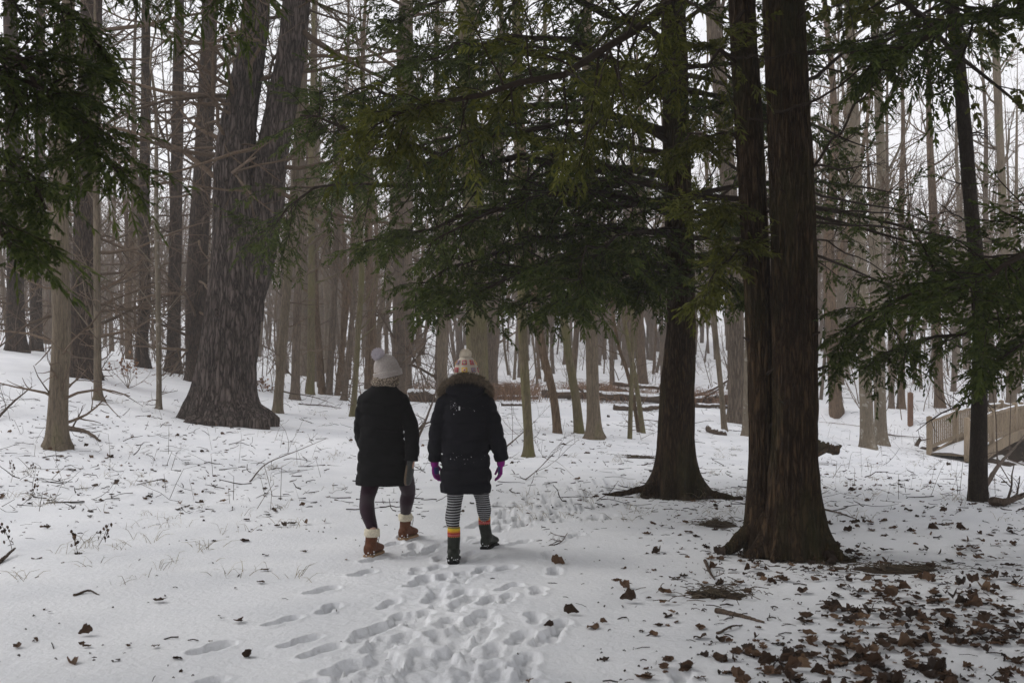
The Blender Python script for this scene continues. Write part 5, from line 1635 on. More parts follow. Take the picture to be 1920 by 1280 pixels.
# fine litter: needles, bark crumbs, bits of twig
rng = np.random.default_rng(72)
n = 3000
px = np.concatenate([-60 + 2040 * rng.random(n // 2), 1000 + 980 * rng.random(n - n // 2)]); py = 765 + 560 * rng.random(n) ** 1.25
d = EYE / np.maximum((py - HY) / F, 0.03) * 0.97
d = np.clip(d, 4.5, 34); x = (px - 960) / F * d; z = ground(x, d)
nearf = (np.abs(x) < 6) & (d < 16)
z[nearf] += footprint_height(x[nearf], d[nearf])
keep = ((np.abs(x + 0.5) > 0.9) | (d > 8.5) | (rng.random(n) < 0.12)) & ((d > 9.5) | (x > 1.2) | (rng.random(n) < 0.35))
x, d, z = x[keep], d[keep], z[keep]; n = len(x)
a = rng.random(n) * 6.28; L = 0.006 + 0.05 * rng.random(n) ** 4
p0 = np.stack([x, d, z + 0.004], -1); dv = np.stack([np.cos(a), np.sin(a), 0.15 * rng.random(n)], -1)
P = np.stack([p0 - dv * L[:, None], p0 + np.array([0, 0, .006]), p0 + dv * L[:, None]], 1)
mb = MB(); tubes(mb, P, np.repeat((0.0015 + 0.004 * rng.random(n))[:, None], 3, 1), 3)
# small fallen twigs farther off
n = 1500
px = -60 + 2040 * rng.random(n); py = 752 + 210 * rng.random(n) ** 1.3
dd2 = np.linspace(9, 44, 260)
xr = (px - 960)[:, None] / F * dd2[None]; zr = EYE + (HY - py)[:, None] / F * dd2[None]
below = zr < ground(xr, np.broadcast_to(dd2, xr.shape)); fi = np.argmax(below, 1); okk = below.any(1)
d = dd2[fi][okk]; x = (px[okk] - 960) / F * d; n = len(d)
st = np.stack([x, d, ground(x, d) + 0.012], -1); a = rng.random(n) * 6.28
L = 0.08 + 0.45 * rng.random(n) ** 3
P = extend(st, np.stack([np.cos(a), np.sin(a), 0.10 * rng.normal(size=n)], -1), L, 5, rng, 0.22)
P[:, :, 2] = np.maximum(P[:, :, 2], ground(P[:, :, 0], P[:, :, 1]) + 0.004)
tubes(mb, P, (0.003 + 0.006 * rng.random(n) ** 2)[:, None] * np.linspace(1, .5, 5)[None], 4)
tag(mb.build('fine_litter', M['twig_dark']), 'fine dark crumbs of bark and needle scattered on the snow', 'litter', kind='stuff')

# needles and bark crumbs shed round the two big hemlocks
n = 1600
tb = [H1.location, H2.location]
c = np.array([tb[i % 2][:2] for i in range(n)]); q = rng.normal(size=(n, 2)) * np.array([0.75, 0.65]) + c + np.array([0.1, -0.25])
z = ground(q[:, 0], q[:, 1]) - 0.02; a = rng.random(n) * 6.28; L = 0.008 + 0.05 * rng.random(n) ** 3
P = np.stack([np.stack([q[:, 0] + L * s_ * np.cos(a), q[:, 1] + L * s_ * np.sin(a), z + 0.012], -1) for s_ in (-1, 0, 1)], 1)
mb = MB(); tubes(mb, P, np.repeat((0.0015 + 0.0035 * rng.random(n))[:, None], 3, 1), 3)
tag(mb.build('needle_litter', M['weed']), 'brown needles and bark crumbs shed round the big hemlocks', 'litter', kind='stuff')

# bare soil patches showing through the snow near the double hemlock
def soil_patch(label, px, py, rx, ry, seed):
    rng = np.random.default_rng(seed)
    c = hit(px, py)
    th = np.linspace(0, 2 * np.pi, 33)[:-1]
    V = [[c[0], c[1], 0.0]]; T = []
    for k, q in enumerate((0.35, 0.7, 1.0)):
        r_ = q * (0.8 + 0.55 * vnoise(np.cos(th) * 2.5, np.sin(th) * 2.5, seed, seed))
        for a_, rr_ in zip(th, r_): V.append([c[0] + rx * rr_ * math.cos(a_), c[1] + ry * rr_ * math.sin(a_), 0])
    V = np.array(V); V[:, 2] = ground(V[:, 0], V[:, 1]) + np.where(np.arange(len(V)) > 64, -0.03, 0.012)
    V[:, 2] += 0.010 * vnoise(V[:, 0] * 20, V[:, 1] * 20, 0.4, seed)
    for i in range(32):
        j = (i + 1) % 32; T.append((0, 1 + i, 1 + j))
    Q = [(1 + 32 * k + i, 1 + 32 * (k + 1) + i, 1 + 32 * (k + 1) + (i + 1) % 32, 1 + 32 * k + (i + 1) % 32) for k in range(2) for i in range(32)]
    mb = MB(); mb.add(V, Q, T)
    t = thing('bare_patch', label, 'soil', c)
    mb.build('soil', M['soil'], t)
    mb = MB(); k = 160
    a = rng.random(k) * 6.28; q = np.abs(rng.normal(size=k)) * 0.75
    x = c[0] + rx * q * np.cos(a); y = c[1] + ry * q * np.sin(a); z = ground(x, y) + 0.02
    b = rng.random(k) * 6.28; L = 0.02 + 0.06 * rng.random(k)
    P = np.stack([np.stack([x + L * s_ * np.cos(b), y + L * s_ * np.sin(b), z + 0.008 * (1 - abs(s_)) + 0.01 * rng.random(k)], -1) for s_ in (-1, 0, 1)], 1)
    tubes(mb, P, np.full((k, 3), 0.003), 3)
    tag(mb.build('needle_duff', M['weed'], t), kind='stuff')
soil_patch('dark bare patch of needles left of the thick brown stick', 1340, 1118, 0.24, 0.22, 81)
soil_patch('long dark bare patch reaching right from the double hemlock roots', 1680, 1068, 0.42, 0.16, 82)
soil_patch('needle strewn bare patch between the two big hemlocks', 1345, 985, 0.22, 0.30, 83)
soil_patch('reddish leafy bare patch left of the skirted hemlock', 1200, 858, 0.40, 0.30, 84)

# ------------------------------------------------------------------ dry grass, weeds
def grass(name, label, cat, x, y, rng, h, spread, mat, bl=1, w=0.0025, lean=0.5):
    n = len(x)
    z = ground(x, y) - 0.01
    a = rng.random(n) * 6.28; L = h[0] + (h[1] - h[0]) * rng.random(n)
    dv = np.stack([np.cos(a) * lean, np.sin(a) * lean, np.ones(n)], -1) + rng.normal(size=(n, 3)) * 0.25
    dv = nrm(dv); p0 = np.stack([x, y, z], -1)
    P = np.stack([p0, p0 + dv * (L * .4)[:, None], p0 + dv * (L * .75)[:, None] - np.array([0, 0, 1.0]) * (L * .05)[:, None], p0 + (dv + np.stack([np.cos(a), np.sin(a), -0.5 + 0 * a], -1) * 0.35) * L[:, None]], 1)
    mb = MB(); ribbons(mb, P, np.array([1, .9, .7, .35])[None] * w * np.ones((n, 1)), rng)
    return tag(mb.build(name, M[mat]), label, cat, kind='stuff')


rng = np.random.default_rng(73)
# rusty grass round the fallen logs
n = 12000
d = 30.5 + 7.5 * rng.random(n); px = 770 + 690 * rng.random(n)
x = (px - 960) / F * d
k = fbm(x * 0.7, d * 0.7, 0.1, 3, 3) + 0.25 * rng.normal(size=n) > 0.06
grass('rusty_grass', 'rust coloured dead grass and fern round the fallen logs', 'grass', x[k], d[k], rng, (0.25, 0.75), 0, 'rust_grass', w=0.009)
# thin tufts in the snow, left side and beyond
tx, ty = [], []
for i in range(230):
    px, py = (-40 + 1000 * rng.random(), 800 + 300 * rng.random() ** 1.4) if rng.random() < .6 else (900 + 1000 * rng.random(), 790 + 190 * rng.random())
    dd_ = EYE / ((py - HY) / F); xx = (px - 960) / F * dd_
    if abs(px - 790) < 170 and py > 880: continue
    k = int(4 + 10 * rng.random())
    tx += list(xx + rng.normal(size=k) * 0.06); ty += list(dd_ + rng.normal(size=k) * 0.06)
grass('dry_grass', 'thin tufts of dry grass poking through the snow', 'grass', np.array(tx), np.array(ty), rng, (0.05, 0.18), 0, 'dry_grass', w=0.0022, lean=0.8)
# bare weed stalks
sx, sy = [], []
for i in range(170):
    if rng.random() < 0.6: px, py = 1540 + 380 * rng.random(), 810 + 130 * rng.random()
    else: px, py = -30 + 640 * rng.random(), 770 + 190 * rng.random()
    dd_ = hit(px, py)[1] if i % 1 == 0 else 20
    sx.append((px - 960) / F * dd_); sy.append(dd_)
grass('weed_stalks', 'bare upright weed stalks standing in the snow', 'weeds', np.array(sx), np.array(sy), rng, (0.18, 0.62), 0, 'weed', w=0.0035, lean=0.18)

# small dead seed-head plants, lower left
for i, (px, py, h, lab) in enumerate(((20, 905, .30, 'dead bristly weed at the left edge beside another like it'), (60, 915, .32, 'dead bristly weed second in from the left edge'), (425, 1035, 0.0, None), (145, 1036, .20, 'small dead stalk with drooping seed heads in the lower left snow'),
                                       (185, 1022, .22, 'taller dead stalk with drooping seed heads in the lower left snow'), (22, 1030, .24, 'dead leafy weed above the thick stick at the left edge'), (55, 935, .2, 'dead weed with curled leaves below the bristly pair'))):
    if not lab: continue
    r_ = np.random.default_rng(800 + i)
    b = hit(px, py); t = thing('dead_weed', lab, 'plant', b)
    P = extend(b[None], np.array([[r_.normal() * .2, r_.normal() * .2, 1.0]]), np.array([h]), 7, r_, 0.12, 0, 0.05)
    mb = MB(); Rr = np.linspace(.003, .0015, 7)[None]
    tubes(mb, P, Rr, 4)
    B, Rb, _, _ = spawn(P, Rr, 14, .25, 1, 60, (.1, .25), 4, r_, .2, 0, .25, rk=.6, rmin=.0012)
    tubes(mb, B, Rb, 3); mb.build('stem', M['weed'], t)
    mb = MB()
    for q in B[:, -1]:
        V, Q = LEAF[int(r_.integers(9))]
        rm = np.array(Matrix.Rotation(r_.random() * 6.28, 3, 'Z') @ Matrix.Rotation(1.3 + r_.normal() * .4, 3, 'Y'))
        mb.add((V * 0.032) @ rm.T + q, Q)
    tag(mb.build('withered_leaves', M['leaf'], t, smooth=False), kind='stuff')

# beech sapling that kept its pale leaves, left middle distance
for px, py, h, lab in ((240, 728, 0.75, 'low beech shrub still holding pale brown leaves beside the broad dark pine'), (492, 735, .4, 'tiny leafy brown shrub right behind the massive forked pine')):
    r_ = np.random.default_rng(int(px))
    b = hit(px, py); t = thing('beech_shrub', lab, 'shrub', b)
    st = np.repeat(b[None], 7, 0); P = extend(st, np.stack([r_.normal(size=7) * .8, r_.normal(size=7) * .5, np.ones(7)], -1), np.full(7, h), 6, r_, .2)
    Rr = np.repeat(np.linspace(.008, .003, 6)[None], 7, 0)
    mb = MB(); tubes(mb, P, Rr, 4)
    B, Rb, _, _ = spawn(P, Rr, 7, .2, 1, 50, (.3, .6), 4, r_, .15, rk=.6, rmin=.002); tubes(mb, B, Rb, 3); mb.build('stems', M['twig'], t)
    mb = MB()
    for q in np.concatenate([B[:, -1], B[:, 2]]):
        V, Q = LEAF[int(r_.integers(9))]
        rm = np.array(Matrix.Rotation(r_.random() * 6.28, 3, 'Z') @ Matrix.Rotation(r_.normal() * .8, 3, 'Y'))
        mb.add((V * 0.07) @ rm.T + q, Q)
    tag(mb.build('withered_leaves', M['beech_leaf'], t, smooth=False), kind='stuff')
# ------------------------------------------------------------------ cloth materials
def fabric(name, col, scale=160.0, var=0.2, rough=0.9, bs=0.25, sheen=0.15):
    m, nt, b = _mat(name, rough, 0.08)
    nz = N(nt, 'ShaderNodeTexNoise', Scale=scale, Detail=3.0); nt.links.new(coords(nt), nz.inputs['Vector'])
    big = N(nt, 'ShaderNodeTexNoise', Scale=7.0, Detail=3.0); nt.links.new(coords(nt), big.inputs['Vector'])
    r = ramp(nt, [(0.3, 1 - var), (0.7, 1 + var)], nz.outputs['Fac'])
    r2 = ramp(nt, [(0.3, 0.8), (0.7, 1.2)], big.outputs['Fac'])
    c = mix(nt, 1.0, mix(nt, 1.0, col, r.outputs['Color'], 'MULTIPLY'), r2.outputs['Color'], 'MULTIPLY')
    nt.links.new(c, b.inputs['Base Color'])
    bump(nt, b, nz.outputs['Fac'], bs, 0.004)
    b.inputs['Sheen Weight'].default_value = sheen
    return m


def banded(name, bands, scale_z, z0=0.0, rough=0.9, knit=220.0):
    """horizontal bands: bands = [(pos, colour)...] over one period of 1/scale_z metres"""
    m, nt, b = _mat(name, rough, 0.15)
    tc = nt.nodes.new('ShaderNodeTexCoord'); sp = nt.nodes.new('ShaderNodeSeparateXYZ'); nt.links.new(tc.outputs['Object'], sp.inputs[0])
    a = N(nt, 'ShaderNodeMath', operation='SUBTRACT'); nt.links.new(sp.outputs['Z'], a.inputs[0]); a.inputs[1].default_value = z0
    s = N(nt, 'ShaderNodeMath', operation='MULTIPLY'); nt.links.new(a.outputs[0], s.inputs[0]); s.inputs[1].default_value = scale_z
    f = N(nt, 'ShaderNodeMath', operation='FRACT'); nt.links.new(s.outputs[0], f.inputs[0])
    r = ramp(nt, bands, f.outputs[0], 'CONSTANT')
    nz = N(nt, 'ShaderNodeTexNoise', Scale=knit, Detail=2.0); nt.links.new(coords(nt), nz.inputs['Vector'])
    rr = ramp(nt, [(0.3, 0.82), (0.7, 1.12)], nz.outputs['Fac'])
    nt.links.new(mix(nt, 1.0, r.outputs['Color'], rr.outputs['Color'], 'MULTIPLY'), b.inputs['Base Color'])
    bump(nt, b, nz.outputs['Fac'], 0.3, 0.003)
    return m


M['coat_black'] = fabric('coat_black', (0.0085, 0.0085, 0.009), sheen=0.0, rough=0.85)
M['coat_navy'] = fabric('coat_navy', (0.0085, 0.0085, 0.0115), sheen=0.0, rough=0.8)
M['leggings_plum'] = fabric('leggings_plum', (0.020, 0.0075, 0.014))
M['skin'] = fabric('skin', (0.52, 0.33, 0.25), 40, 0.05, 0.6, 0.05, 0.0)
M['hat_wool'] = fabric('hat_wool', (0.36, 0.32, 0.295), 130, 0.22, bs=0.8)
M['pom_lilac'] = fabric('pom_lilac', (0.47, 0.43, 0.46), 200, 0.2)
M['pom_cream'] = fabric('pom_cream', (0.55, 0.49, 0.40), 200, 0.2)
M['fur'] = plain('fur', (0.115, 0.088, 0.062), 0.3, island=0.55)
M['fleece'] = fabric('fleece', (0.62, 0.56, 0.43), 90, 0.2, bs=0.9)
M['boot_brown'] = fabric('boot_brown', (0.105, 0.042, 0.022), 60, 0.2, 0.55, 0.15, 0.0)
M['boot_sole'] = fabric('boot_sole', (0.30, 0.20, 0.12), 60, 0.15, 0.7, 0.1, 0.0)
M['boot_green'] = fabric('boot_green', (0.022, 0.025, 0.020), 60, 0.15, 0.45, 0.05, 0.0)
M['rubber'] = fabric('rubber', (0.010, 0.010, 0.011), 60, 0.15, 0.6, 0.05, 0.0)
M['lace'] = fabric('lace', (0.05, 0.03, 0.02))
M['glove_magenta'] = fabric('glove_magenta', (0.185, 0.012, 0.155), 120, 0.15)
M['glove_palm'] = fabric('glove_palm', (0.045, 0.040, 0.15), 120, 0.15)
M['mitten_grey'] = fabric('mitten_grey', (0.055, 0.058, 0.055), 110, 0.2, bs=0.6)
M['mitten_tan'] = fabric('mitten_tan', (0.16, 0.115, 0.08), 110, 0.15)
M['leggings_striped'] = banded('leggings_striped', [(0.0, (0.012, 0.012, 0.014)), (0.60, (0.33, 0.33, 0.34))], 52.0)
M['sock_rainbow'] = banded('sock_rainbow', [(0.0, (0.40, 0.21, 0.06)), (0.12, (0.26, 0.20, 0.12)), (0.20, (0.42, 0.17, 0.05)), (0.34, (0.33, 0.035, 0.04)), (0.40, (0.40, 0.12, 0.11)), (0.50, (0.30, 0.028, 0.03)), (0.62, (0.55, 0.22, 0.03)), (0.74, (0.62, 0.40, 0.03)), (0.92, (0.14, 0.16, 0.05))], 1 / 0.11)
# leopard-flecked scarf
m, nt, b = _mat('scarf_flecked', 0.95, 0.1)
vo = N(nt, 'ShaderNodeTexVoronoi', Scale=70.0); nt.links.new(coords(nt, (1, 1, 1.7)), vo.inputs['Vector'])
r = ramp(nt, [(0.0, (0.035, 0.028, 0.024)), (0.42, (0.05, 0.04, 0.032)), (0.55, (0.30, 0.245, 0.19))], vo.outputs['Distance'])
nt.links.new(r.outputs['Color'], b.inputs['Base Color']); bump(nt, b, vo.outputs['Distance'], 0.6, 0.006)
M['scarf'] = m
# knitted cream with coloured crochet squares as pieces of their own
M['hat_cream'] = fabric('hat_cream', (0.50, 0.44, 0.36), 130, 0.2, bs=0.8)
for nm, c in (('yarn_red', (0.40, 0.055, 0.05)), ('yarn_yellow', (0.60, 0.36, 0.04)), ('yarn_blue', (0.23, 0.28, 0.36)), ('yarn_mauve', (0.30, 0.19, 0.22)), ('yarn_orange', (0.52, 0.15, 0.05))):
    M[nm] = fabric(nm, c, 150, 0.2, bs=0.7)
M['tab'] = fabric('tab', (0.55, 0.55, 0.56))


def puff(seams, depth, amp=0.006, wav=0.05, seed=0):
    """quilting: cloth sinks at each seam height and bulges between, with creases"""
    seams = np.sort(np.array(seams))
    def f(ring, c, k, th):
        z = ring[:, 2] + 0.012 * np.sin(th * 2 + seed)
        dmin = np.min(np.abs(z[:, None] - seams[None]), 1)
        s = -depth * np.exp(-(dmin / 0.016) ** 2) + amp * vnoise(th * 2.0, z * 9, seed, seed) + amp * 0.7 * vnoise(th * 5.0, z * 22, seed, seed + 2)
        out = ring - c; out[:, 2] = 0
        return ring + nrm(out) * s[:, None]
    return f


def torso_loft(mb, rows, segs=72, n=120, mod=None, power=2.3):
    """rows: (z, cx, cy, a, b) bottom to top"""
    rows = np.array(rows, float)
    zz = np.linspace(rows[0, 0], rows[-1, 0], n)
    C = np.stack([np.interp(zz, rows[:, 0], rows[:, i]) for i in range(1, 5)], -1)
    for _ in range(6):
        C[1:-1] = (C[:-2] + 2 * C[1:-1] + C[2:]) / 4
    rings = [(np.array([c[0], c[1], z]), c[2], c[3], None, None, power) for z, c in zip(zz, C)]
    loft(mb, rings, segs, mod=mod)


def remesh(o, vox, smooth_it=2):
    md = o.modifiers.new('remesh', 'REMESH'); md.mode = 'VOXEL'; md.voxel_size = vox; md.use_smooth_shade = True
    if smooth_it:
        sm = o.modifiers.new('smooth', 'SMOOTH'); sm.iterations = smooth_it; sm.factor = 0.5
    return o


def sleeve(mb, pts, rad, seams=6, depth=0.006, seed=0, n=60, segs=28):
    C = catmull(pts, n); T = nrm(np.gradient(C, axis=0))
    r = np.interp(np.linspace(0, 1, n), np.linspace(0, 1, len(rad)), rad)
    s = np.linspace(0, 1, n)
    q = np.min(np.abs(s[:, None] - (np.arange(1, seams + 1) / (seams + 0.6))[None]), 1)
    r = r - depth * np.exp(-(q / 0.018) ** 2)
    rings = []
    for i in range(n):
        U = nrm(np.cross(T[i], np.array([0, 1.0, 0.05]))); W = np.cross(U, T[i])
        rings.append((C[i], r[i], r[i], U, W))
    loft(mb, rings, segs, mod=lambda rg, c, k, th: rg + nrm(rg - c) * (0.005 * vnoise(th * 2, k * 0.25, seed, seed) + 0.004 * vnoise(th * 4, k * 0.6, seed, seed + 3))[:, None])


def fur_strip(mb, path, radius, rng, n=2600, ln=(0.02, 0.045), w=0.0016, out=None):
    C = catmull(path, 60)
    k = rng.integers(0, 59, n); f = rng.random(n)[:, None]
    c = C[k] * (1 - f) + C[k + 1] * f; t = nrm(C[k + 1] - C[k])
    v = rng.normal(size=(n, 3)); v = nrm(v - (v * t).sum(-1, keepdims=True) * t)
    p = c + v * radius * 0.75
    L = (ln[0] + (ln[1] - ln[0]) * rng.random(n))[:, None]
    d = nrm(v + rng.normal(size=(n, 3)) * 0.45)
    q = nrm(np.cross(d, rng.normal(size=(n, 3)))) * w
    mid = p + d * L * 0.55; tip = p + d * L + np.array([0, 0, -1.0]) * L * 0.3
    V = np.stack([p - q, p + q, mid + q * 0.8, tip, mid - q * 0.8], 1)
    i0 = np.arange(n) * 5
    mb.add(V.reshape(-1, 3), np.stack([i0, i0 + 1, i0 + 2, i0 + 4], -1), np.stack([i0 + 4, i0 + 2, i0 + 3], -1))
    tubes(mb, C, np.full(60, radius * 0.85), 12, cap=True)


def pompom(mb, c, r, rng, n=900):
    c = np.asarray(c, float)
    v = nrm(rng.normal(size=(n, 3)))
    q = nrm(np.cross(v, rng.normal(size=(n, 3)))) * 0.0022
    L = r * (0.92 + 0.22 * rng.random(n))[:, None]
    V = np.stack([c + v * r * 0.5 - q, c + v * r * 0.5 + q, c + v * L + q * 0.8, c + v * L - q * 0.8], 1)
    mb.add(V.reshape(-1, 3), np.arange(n * 4).reshape(-1, 4))
    rings = []
    for t in np.linspace(0.05, np.pi - 0.05, 14):
        rings.append((c + np.array([0, 0, -math.cos(t) * r * 0.9]), r * 0.9 * math.sin(t), r * 0.9 * math.sin(t)))
    loft(mb, rings, 20)


def dome(mb, base, top, a, b, n=18, segs=40, prof=None, m=0, bumpy=0.0, seed=0):
    """hat-like dome from base ring to rounded top, axis base->top"""
    base, top = np.asarray(base, float), np.asarray(top, float)
    ax = nrm(top - base); U = nrm(np.cross(np.array([0, 1.0, 0]), ax)); W = np.cross(ax, U)
    H = np.linalg.norm(top - base)
    rings = []
    for i in range(n):
        s = i / (n - 1)
        k = prof(s) if prof else math.sqrt(max(1 - s ** 2.6, 0.0004))
        rings.append((base + ax * H * s, a * k, b * k, U, W))
    loft(mb, rings, segs, m, mod=(lambda rg, c, k, th: rg + nrm(rg - c) * (bumpy * np.cos(th * 28))[:, None]) if bumpy else None)


def foot_boot(mb_shaft, mb_sole, heel, toe, top_c, shaft_r, pitch=0.0, width=0.052, ground_z=0.0, shaft_top=0.2, sole_h=0.025, flat_toe=0.9):
    """boot built from heel and toe points on the ground, shaft rising to top_c"""
    heel, toe = np.asarray(heel, float), np.asarray(toe, float)
    f = nrm(toe - heel); L = np.linalg.norm(toe - heel); U = nrm(np.cross(f, np.array([0, 0, 1.0]))); Z = np.cross(U, f)
    prof = [(-0.01, .55, .060), (0.04, .82, .085), (0.15, .92, .105), (0.30, .86, .118), (0.45, .88, .105), (0.60, 1.0, .085), (0.75, 1.08, .070), (0.88, 1.0, .058), (0.97, .75, .045), (1.01, .4, .030)]
    rings = [(heel + f * L * s + Z * (sole_h + hh * 0.5), width * w, hh * 0.5, U, Z, 2.6) for s, w, hh in prof]
    loft(mb_shaft, rings, 24)
    ank = heel + f * L * 0.24 + Z * (sole_h + 0.07)
    limb(mb_shaft, [ank, ank * 0.5 + np.asarray(top_c) * 0.5, top_c], [0.050, 0.051, shaft_r], 24, 12)
    rings = []
    for s, w, hh in prof:
        rings.append((heel + f * L * s + Z * sole_h * 0.5, width * (w * 1.04 + 0.03), sole_h * 0.5, U, Z, 4.0))
    loft(mb_sole, rings, 24)


def hand(mb, wrist, d, palm_n, side, scale=1.0, curl=0.5, spread=0.12, m=0):
    """palm and five separate fingers; d = direction wrist->knuckles, palm_n = palm normal, side = thumb side"""
    d, pn = nrm(np.asarray(d, float)), nrm(np.asarray(palm_n, float))
    sd = nrm(np.asarray(side, float) - d * np.dot(side, d))
    wrist = np.asarray(wrist, float)
    pl = 0.095 * scale
    rings = []
    for s, w in ((-0.25, .030), (0.0, .031), (.25, .037), (.55, .043), (.85, .043), (1.0, .038)):
        rings.append((wrist + d * pl * s, w * scale, 0.0155 * scale, sd, pn, 2.5))
    loft(mb, rings, 20, m)
    for i, (off, ln) in enumerate(((0.030, .070), (0.010, .078), (-0.011, .073), (-0.030, .058))):
        k = wrist + d * pl * (0.93 - 0.03 * abs(i - 1.2)) + sd * off * scale
        dd = nrm(d + sd * (off / 0.03) * spread); P = [k]
        for j, f in enumerate((.42, .32, .26)):
            a = curl * (0.55 + 0.35 * j + 0.12 * i)
            dd = nrm(dd * math.cos(a) + pn * math.sin(a)); P.append(P[-1] + dd * ln * f * scale)
        limb(mb, P, [r_ * scale for r_ in (.0105, .0102, .0096, .0085)], 10, 9)
    k = wrist + d * pl * 0.30 + sd * 0.030 * scale
    dd = nrm(d * 0.75 + sd * 0.75 + pn * 0.25); P = [k, k + dd * .034 * scale]
    dd = nrm(d * 0.95 + sd * 0.25 + pn * 0.35); P.append(P[-1] + dd * .032 * scale); dd = nrm(d + pn * .5 - sd * .1); P.append(P[-1] + dd * .026 * scale)
    limb(mb, P, [.0150 * scale, .0125 * scale, .0112 * scale, .0095 * scale], 10, 10)


def body_mesh(mb, root, hip, sh, neck, head, arms, legs, face):
    """one continuous figure: trunk, neck, head with face, arms, legs"""
    torso_loft(mb, [(hip[2] - 0.10, hip[0], hip[1], .13, .10), (hip[2], hip[0], hip[1], .155, .11), (hip[2] + .18, hip[0], hip[1], .125, .09), (sh[2] - .16, sh[0], sh[1], .145, .10), (sh[2] - .03, sh[0], sh[1], .150, .085), (sh[2] + .04, neck[0], neck[1], .07, .06)], 40, 40, power=2.0)
    limb(mb, [np.array(sh) + (0, 0, 0), neck, head], [.058, .05, .055], 16, 8)
    h = np.asarray(head, float); f = nrm(np.asarray(face, float)); sd = nrm(np.cross(f, np.array([0, 0, 1.0]))); up = np.cross(sd, f)
    rings = []
    for s, a, b, o in ((-.125, .022, .030, .050), (-.11, .040, .055, .030), (-.07, .058, .082, .010), (-.02, .068, .094, 0), (.03, .074, .098, -.004), (.07, .070, .092, -.008), (.10, .052, .068, -.010), (.115, .026, .034, -.010)):
        rings.append((h + up * s + f * o, a, b, sd, f))
    loft(mb, rings, 28)
    limb(mb, [h + f * .090 + up * .015, h + f * .108 - up * .015, h + f * .112 - up * .028], [.010, .013, .014], 10, 6)          # nose
    for s_ in (-1, 1):
        limb(mb, [h + sd * .072 * s_ + up * .012 - f * .005, h + sd * .080 * s_ - up * .005 - f * .012, h + sd * .074 * s_ - up * .028 - f * .004], [.010, .012, .008], 8, 6)   # ears
        limb(mb, [h + f * .083 + sd * (.012 * s_) - up * .062, h + f * .080 + sd * (.022 * s_) - up * .063], [.008, .006], 8, 4)   # lips
        limb(mb, [h + f * .086 + sd * .016 * s_ + up * .030, h + f * .078 + sd * .046 * s_ + up * .028], [.008, .007], 8, 4)       # brows
        limb(mb, [h + f * .080 + sd * .030 * s_ + up * .010, h + f * .079 + sd * .034 * s_ + up * .010], [.011, .011], 8, 4)       # eyes
    for P, r_ in arms: limb(mb, P, r_, 16, 18)
    for P, r_ in legs: limb(mb, P, r_, 18, 24)


A_ = np.array
# ================================================================== walker with the pale bobble hat (left)
dL = 8.72
def L_(px, py, dy=0.0): return PX(px, py, dL + dy)
LB = A_([L_(718, 900)[0], dL, 0.0])
heelA, toeA = PX(689, 1044, 8.33), PX(713, 1028, 8.60); heelB, toeB = PX(753, 1012, 9.12), PX(778, 1002, 9.38)
for q in (heelA, toeA, heelB, toeB): q[2] = g1(q[0], q[1]) - 0.006
heelA[2] += 0.0; toeA[2] = heelA[2]; toeB[2] = heelB[2]
person = thing('person', 'person in long black quilted coat and pale bobble hat, plum leggings, brown boots', 'person', LB)
hip = L_(716, 875); sh = L_(716, 742); neck = L_(720, 716); head = L_(727, 693, 0.02)
ankA = heelA + A_([.03, .06, .26]); ankB = heelB + A_([.03, .06, .26])
kneeA = A_([L_(691, 950)[0], 8.64, 0.45]); kneeB = A_([L_(760, 950)[0], 8.98, 0.47])
hipA = L_(702, 875, .04); hipB = L_(753, 875)
armR = [L_(752, 748), L_(768, 800, -.04), L_(772, 862, -.10), L_(768, 880, -.10)]
armL = [L_(683, 748), L_(678, 808, .02), L_(690, 850, .22), L_(700, 858, .30)]
mb = MB()
body_mesh(mb, LB, hip, sh, neck, head, [(armR, [.045, .036, .028, .025]), (armL, [.045, .036, .028, .025])],
          [([hipA, kneeA, ankA, ankA - A_([0, 0, .13])], [.078, .052, .036, .024]), ([hipB, kneeB, ankB, ankB - A_([0, 0, .13])], [.078, .052, .036, .024])], (0.45, 0.85, -0.12))
remesh(mb.build('body', M['skin'], person), 0.010)
for hp, kn, an, calf in ((hipA, kneeA, ankA, -.012), (hipB, kneeB, ankB, 0.0)):
    mb = MB()
    c2 = kn * .55 + an * .45 + A_([calf, -.03, 0])
    limb(mb, [hp + A_([0, 0, .02]), hp * .45 + kn * .55, kn, c2, an + A_([0, 0, -.01])], [.090, .078, .065, .065, .047], 28, 40)
    V = mb.V[0]; V += nrm(V - V.mean(0)) * (0.003 * vnoise(V[:, 0] * 30, V[:, 1] * 30, V[:, 2] * 26, 3))[:, None]
    mb.build('legging', M['leggings_plum'], person)
# coat
mb = MB()
seams = [0.66, 0.76, 0.86, 0.97, 1.06, 1.16, 1.26]
hem = L_(717, 908)[2]
rows = [(hem, L_(718, 908)[0], dL + .01, .236, .190), (hem + .06, L_(718, 900)[0], dL + .01, .236, .190), (.75, L_(717, 870)[0], dL + .01, .228, .175), (.92, L_(716, 835)[0], dL, .203, .155), (1.02, L_(716, 815)[0], dL, .186, .142),
        (1.15, L_(716, 785)[0], dL, .196, .148), (1.27, L_(716, 760)[0], dL, .203, .140), (1.335, L_(717, 745)[0], dL, .178, .122), (1.39, L_(719, 732)[0], dL + .005, .132, .100), (1.43, L_(721, 722)[0], dL + .01, .092, .085), (1.465, L_(722, 715)[0], dL + .01, .082, .078)]
torso_loft(mb, rows, 64, 110, mod=puff(seams, 0.010, 0.009, seed=3))
sleeve(mb, [L_(737, 742), L_(749, 750), L_(761, 777), L_(771, 805, -.05), L_(773, 840, -.09), L_(771, 864, -.10)], [.058, .080, .074, .068, .063, .060], 6, .007, 5)
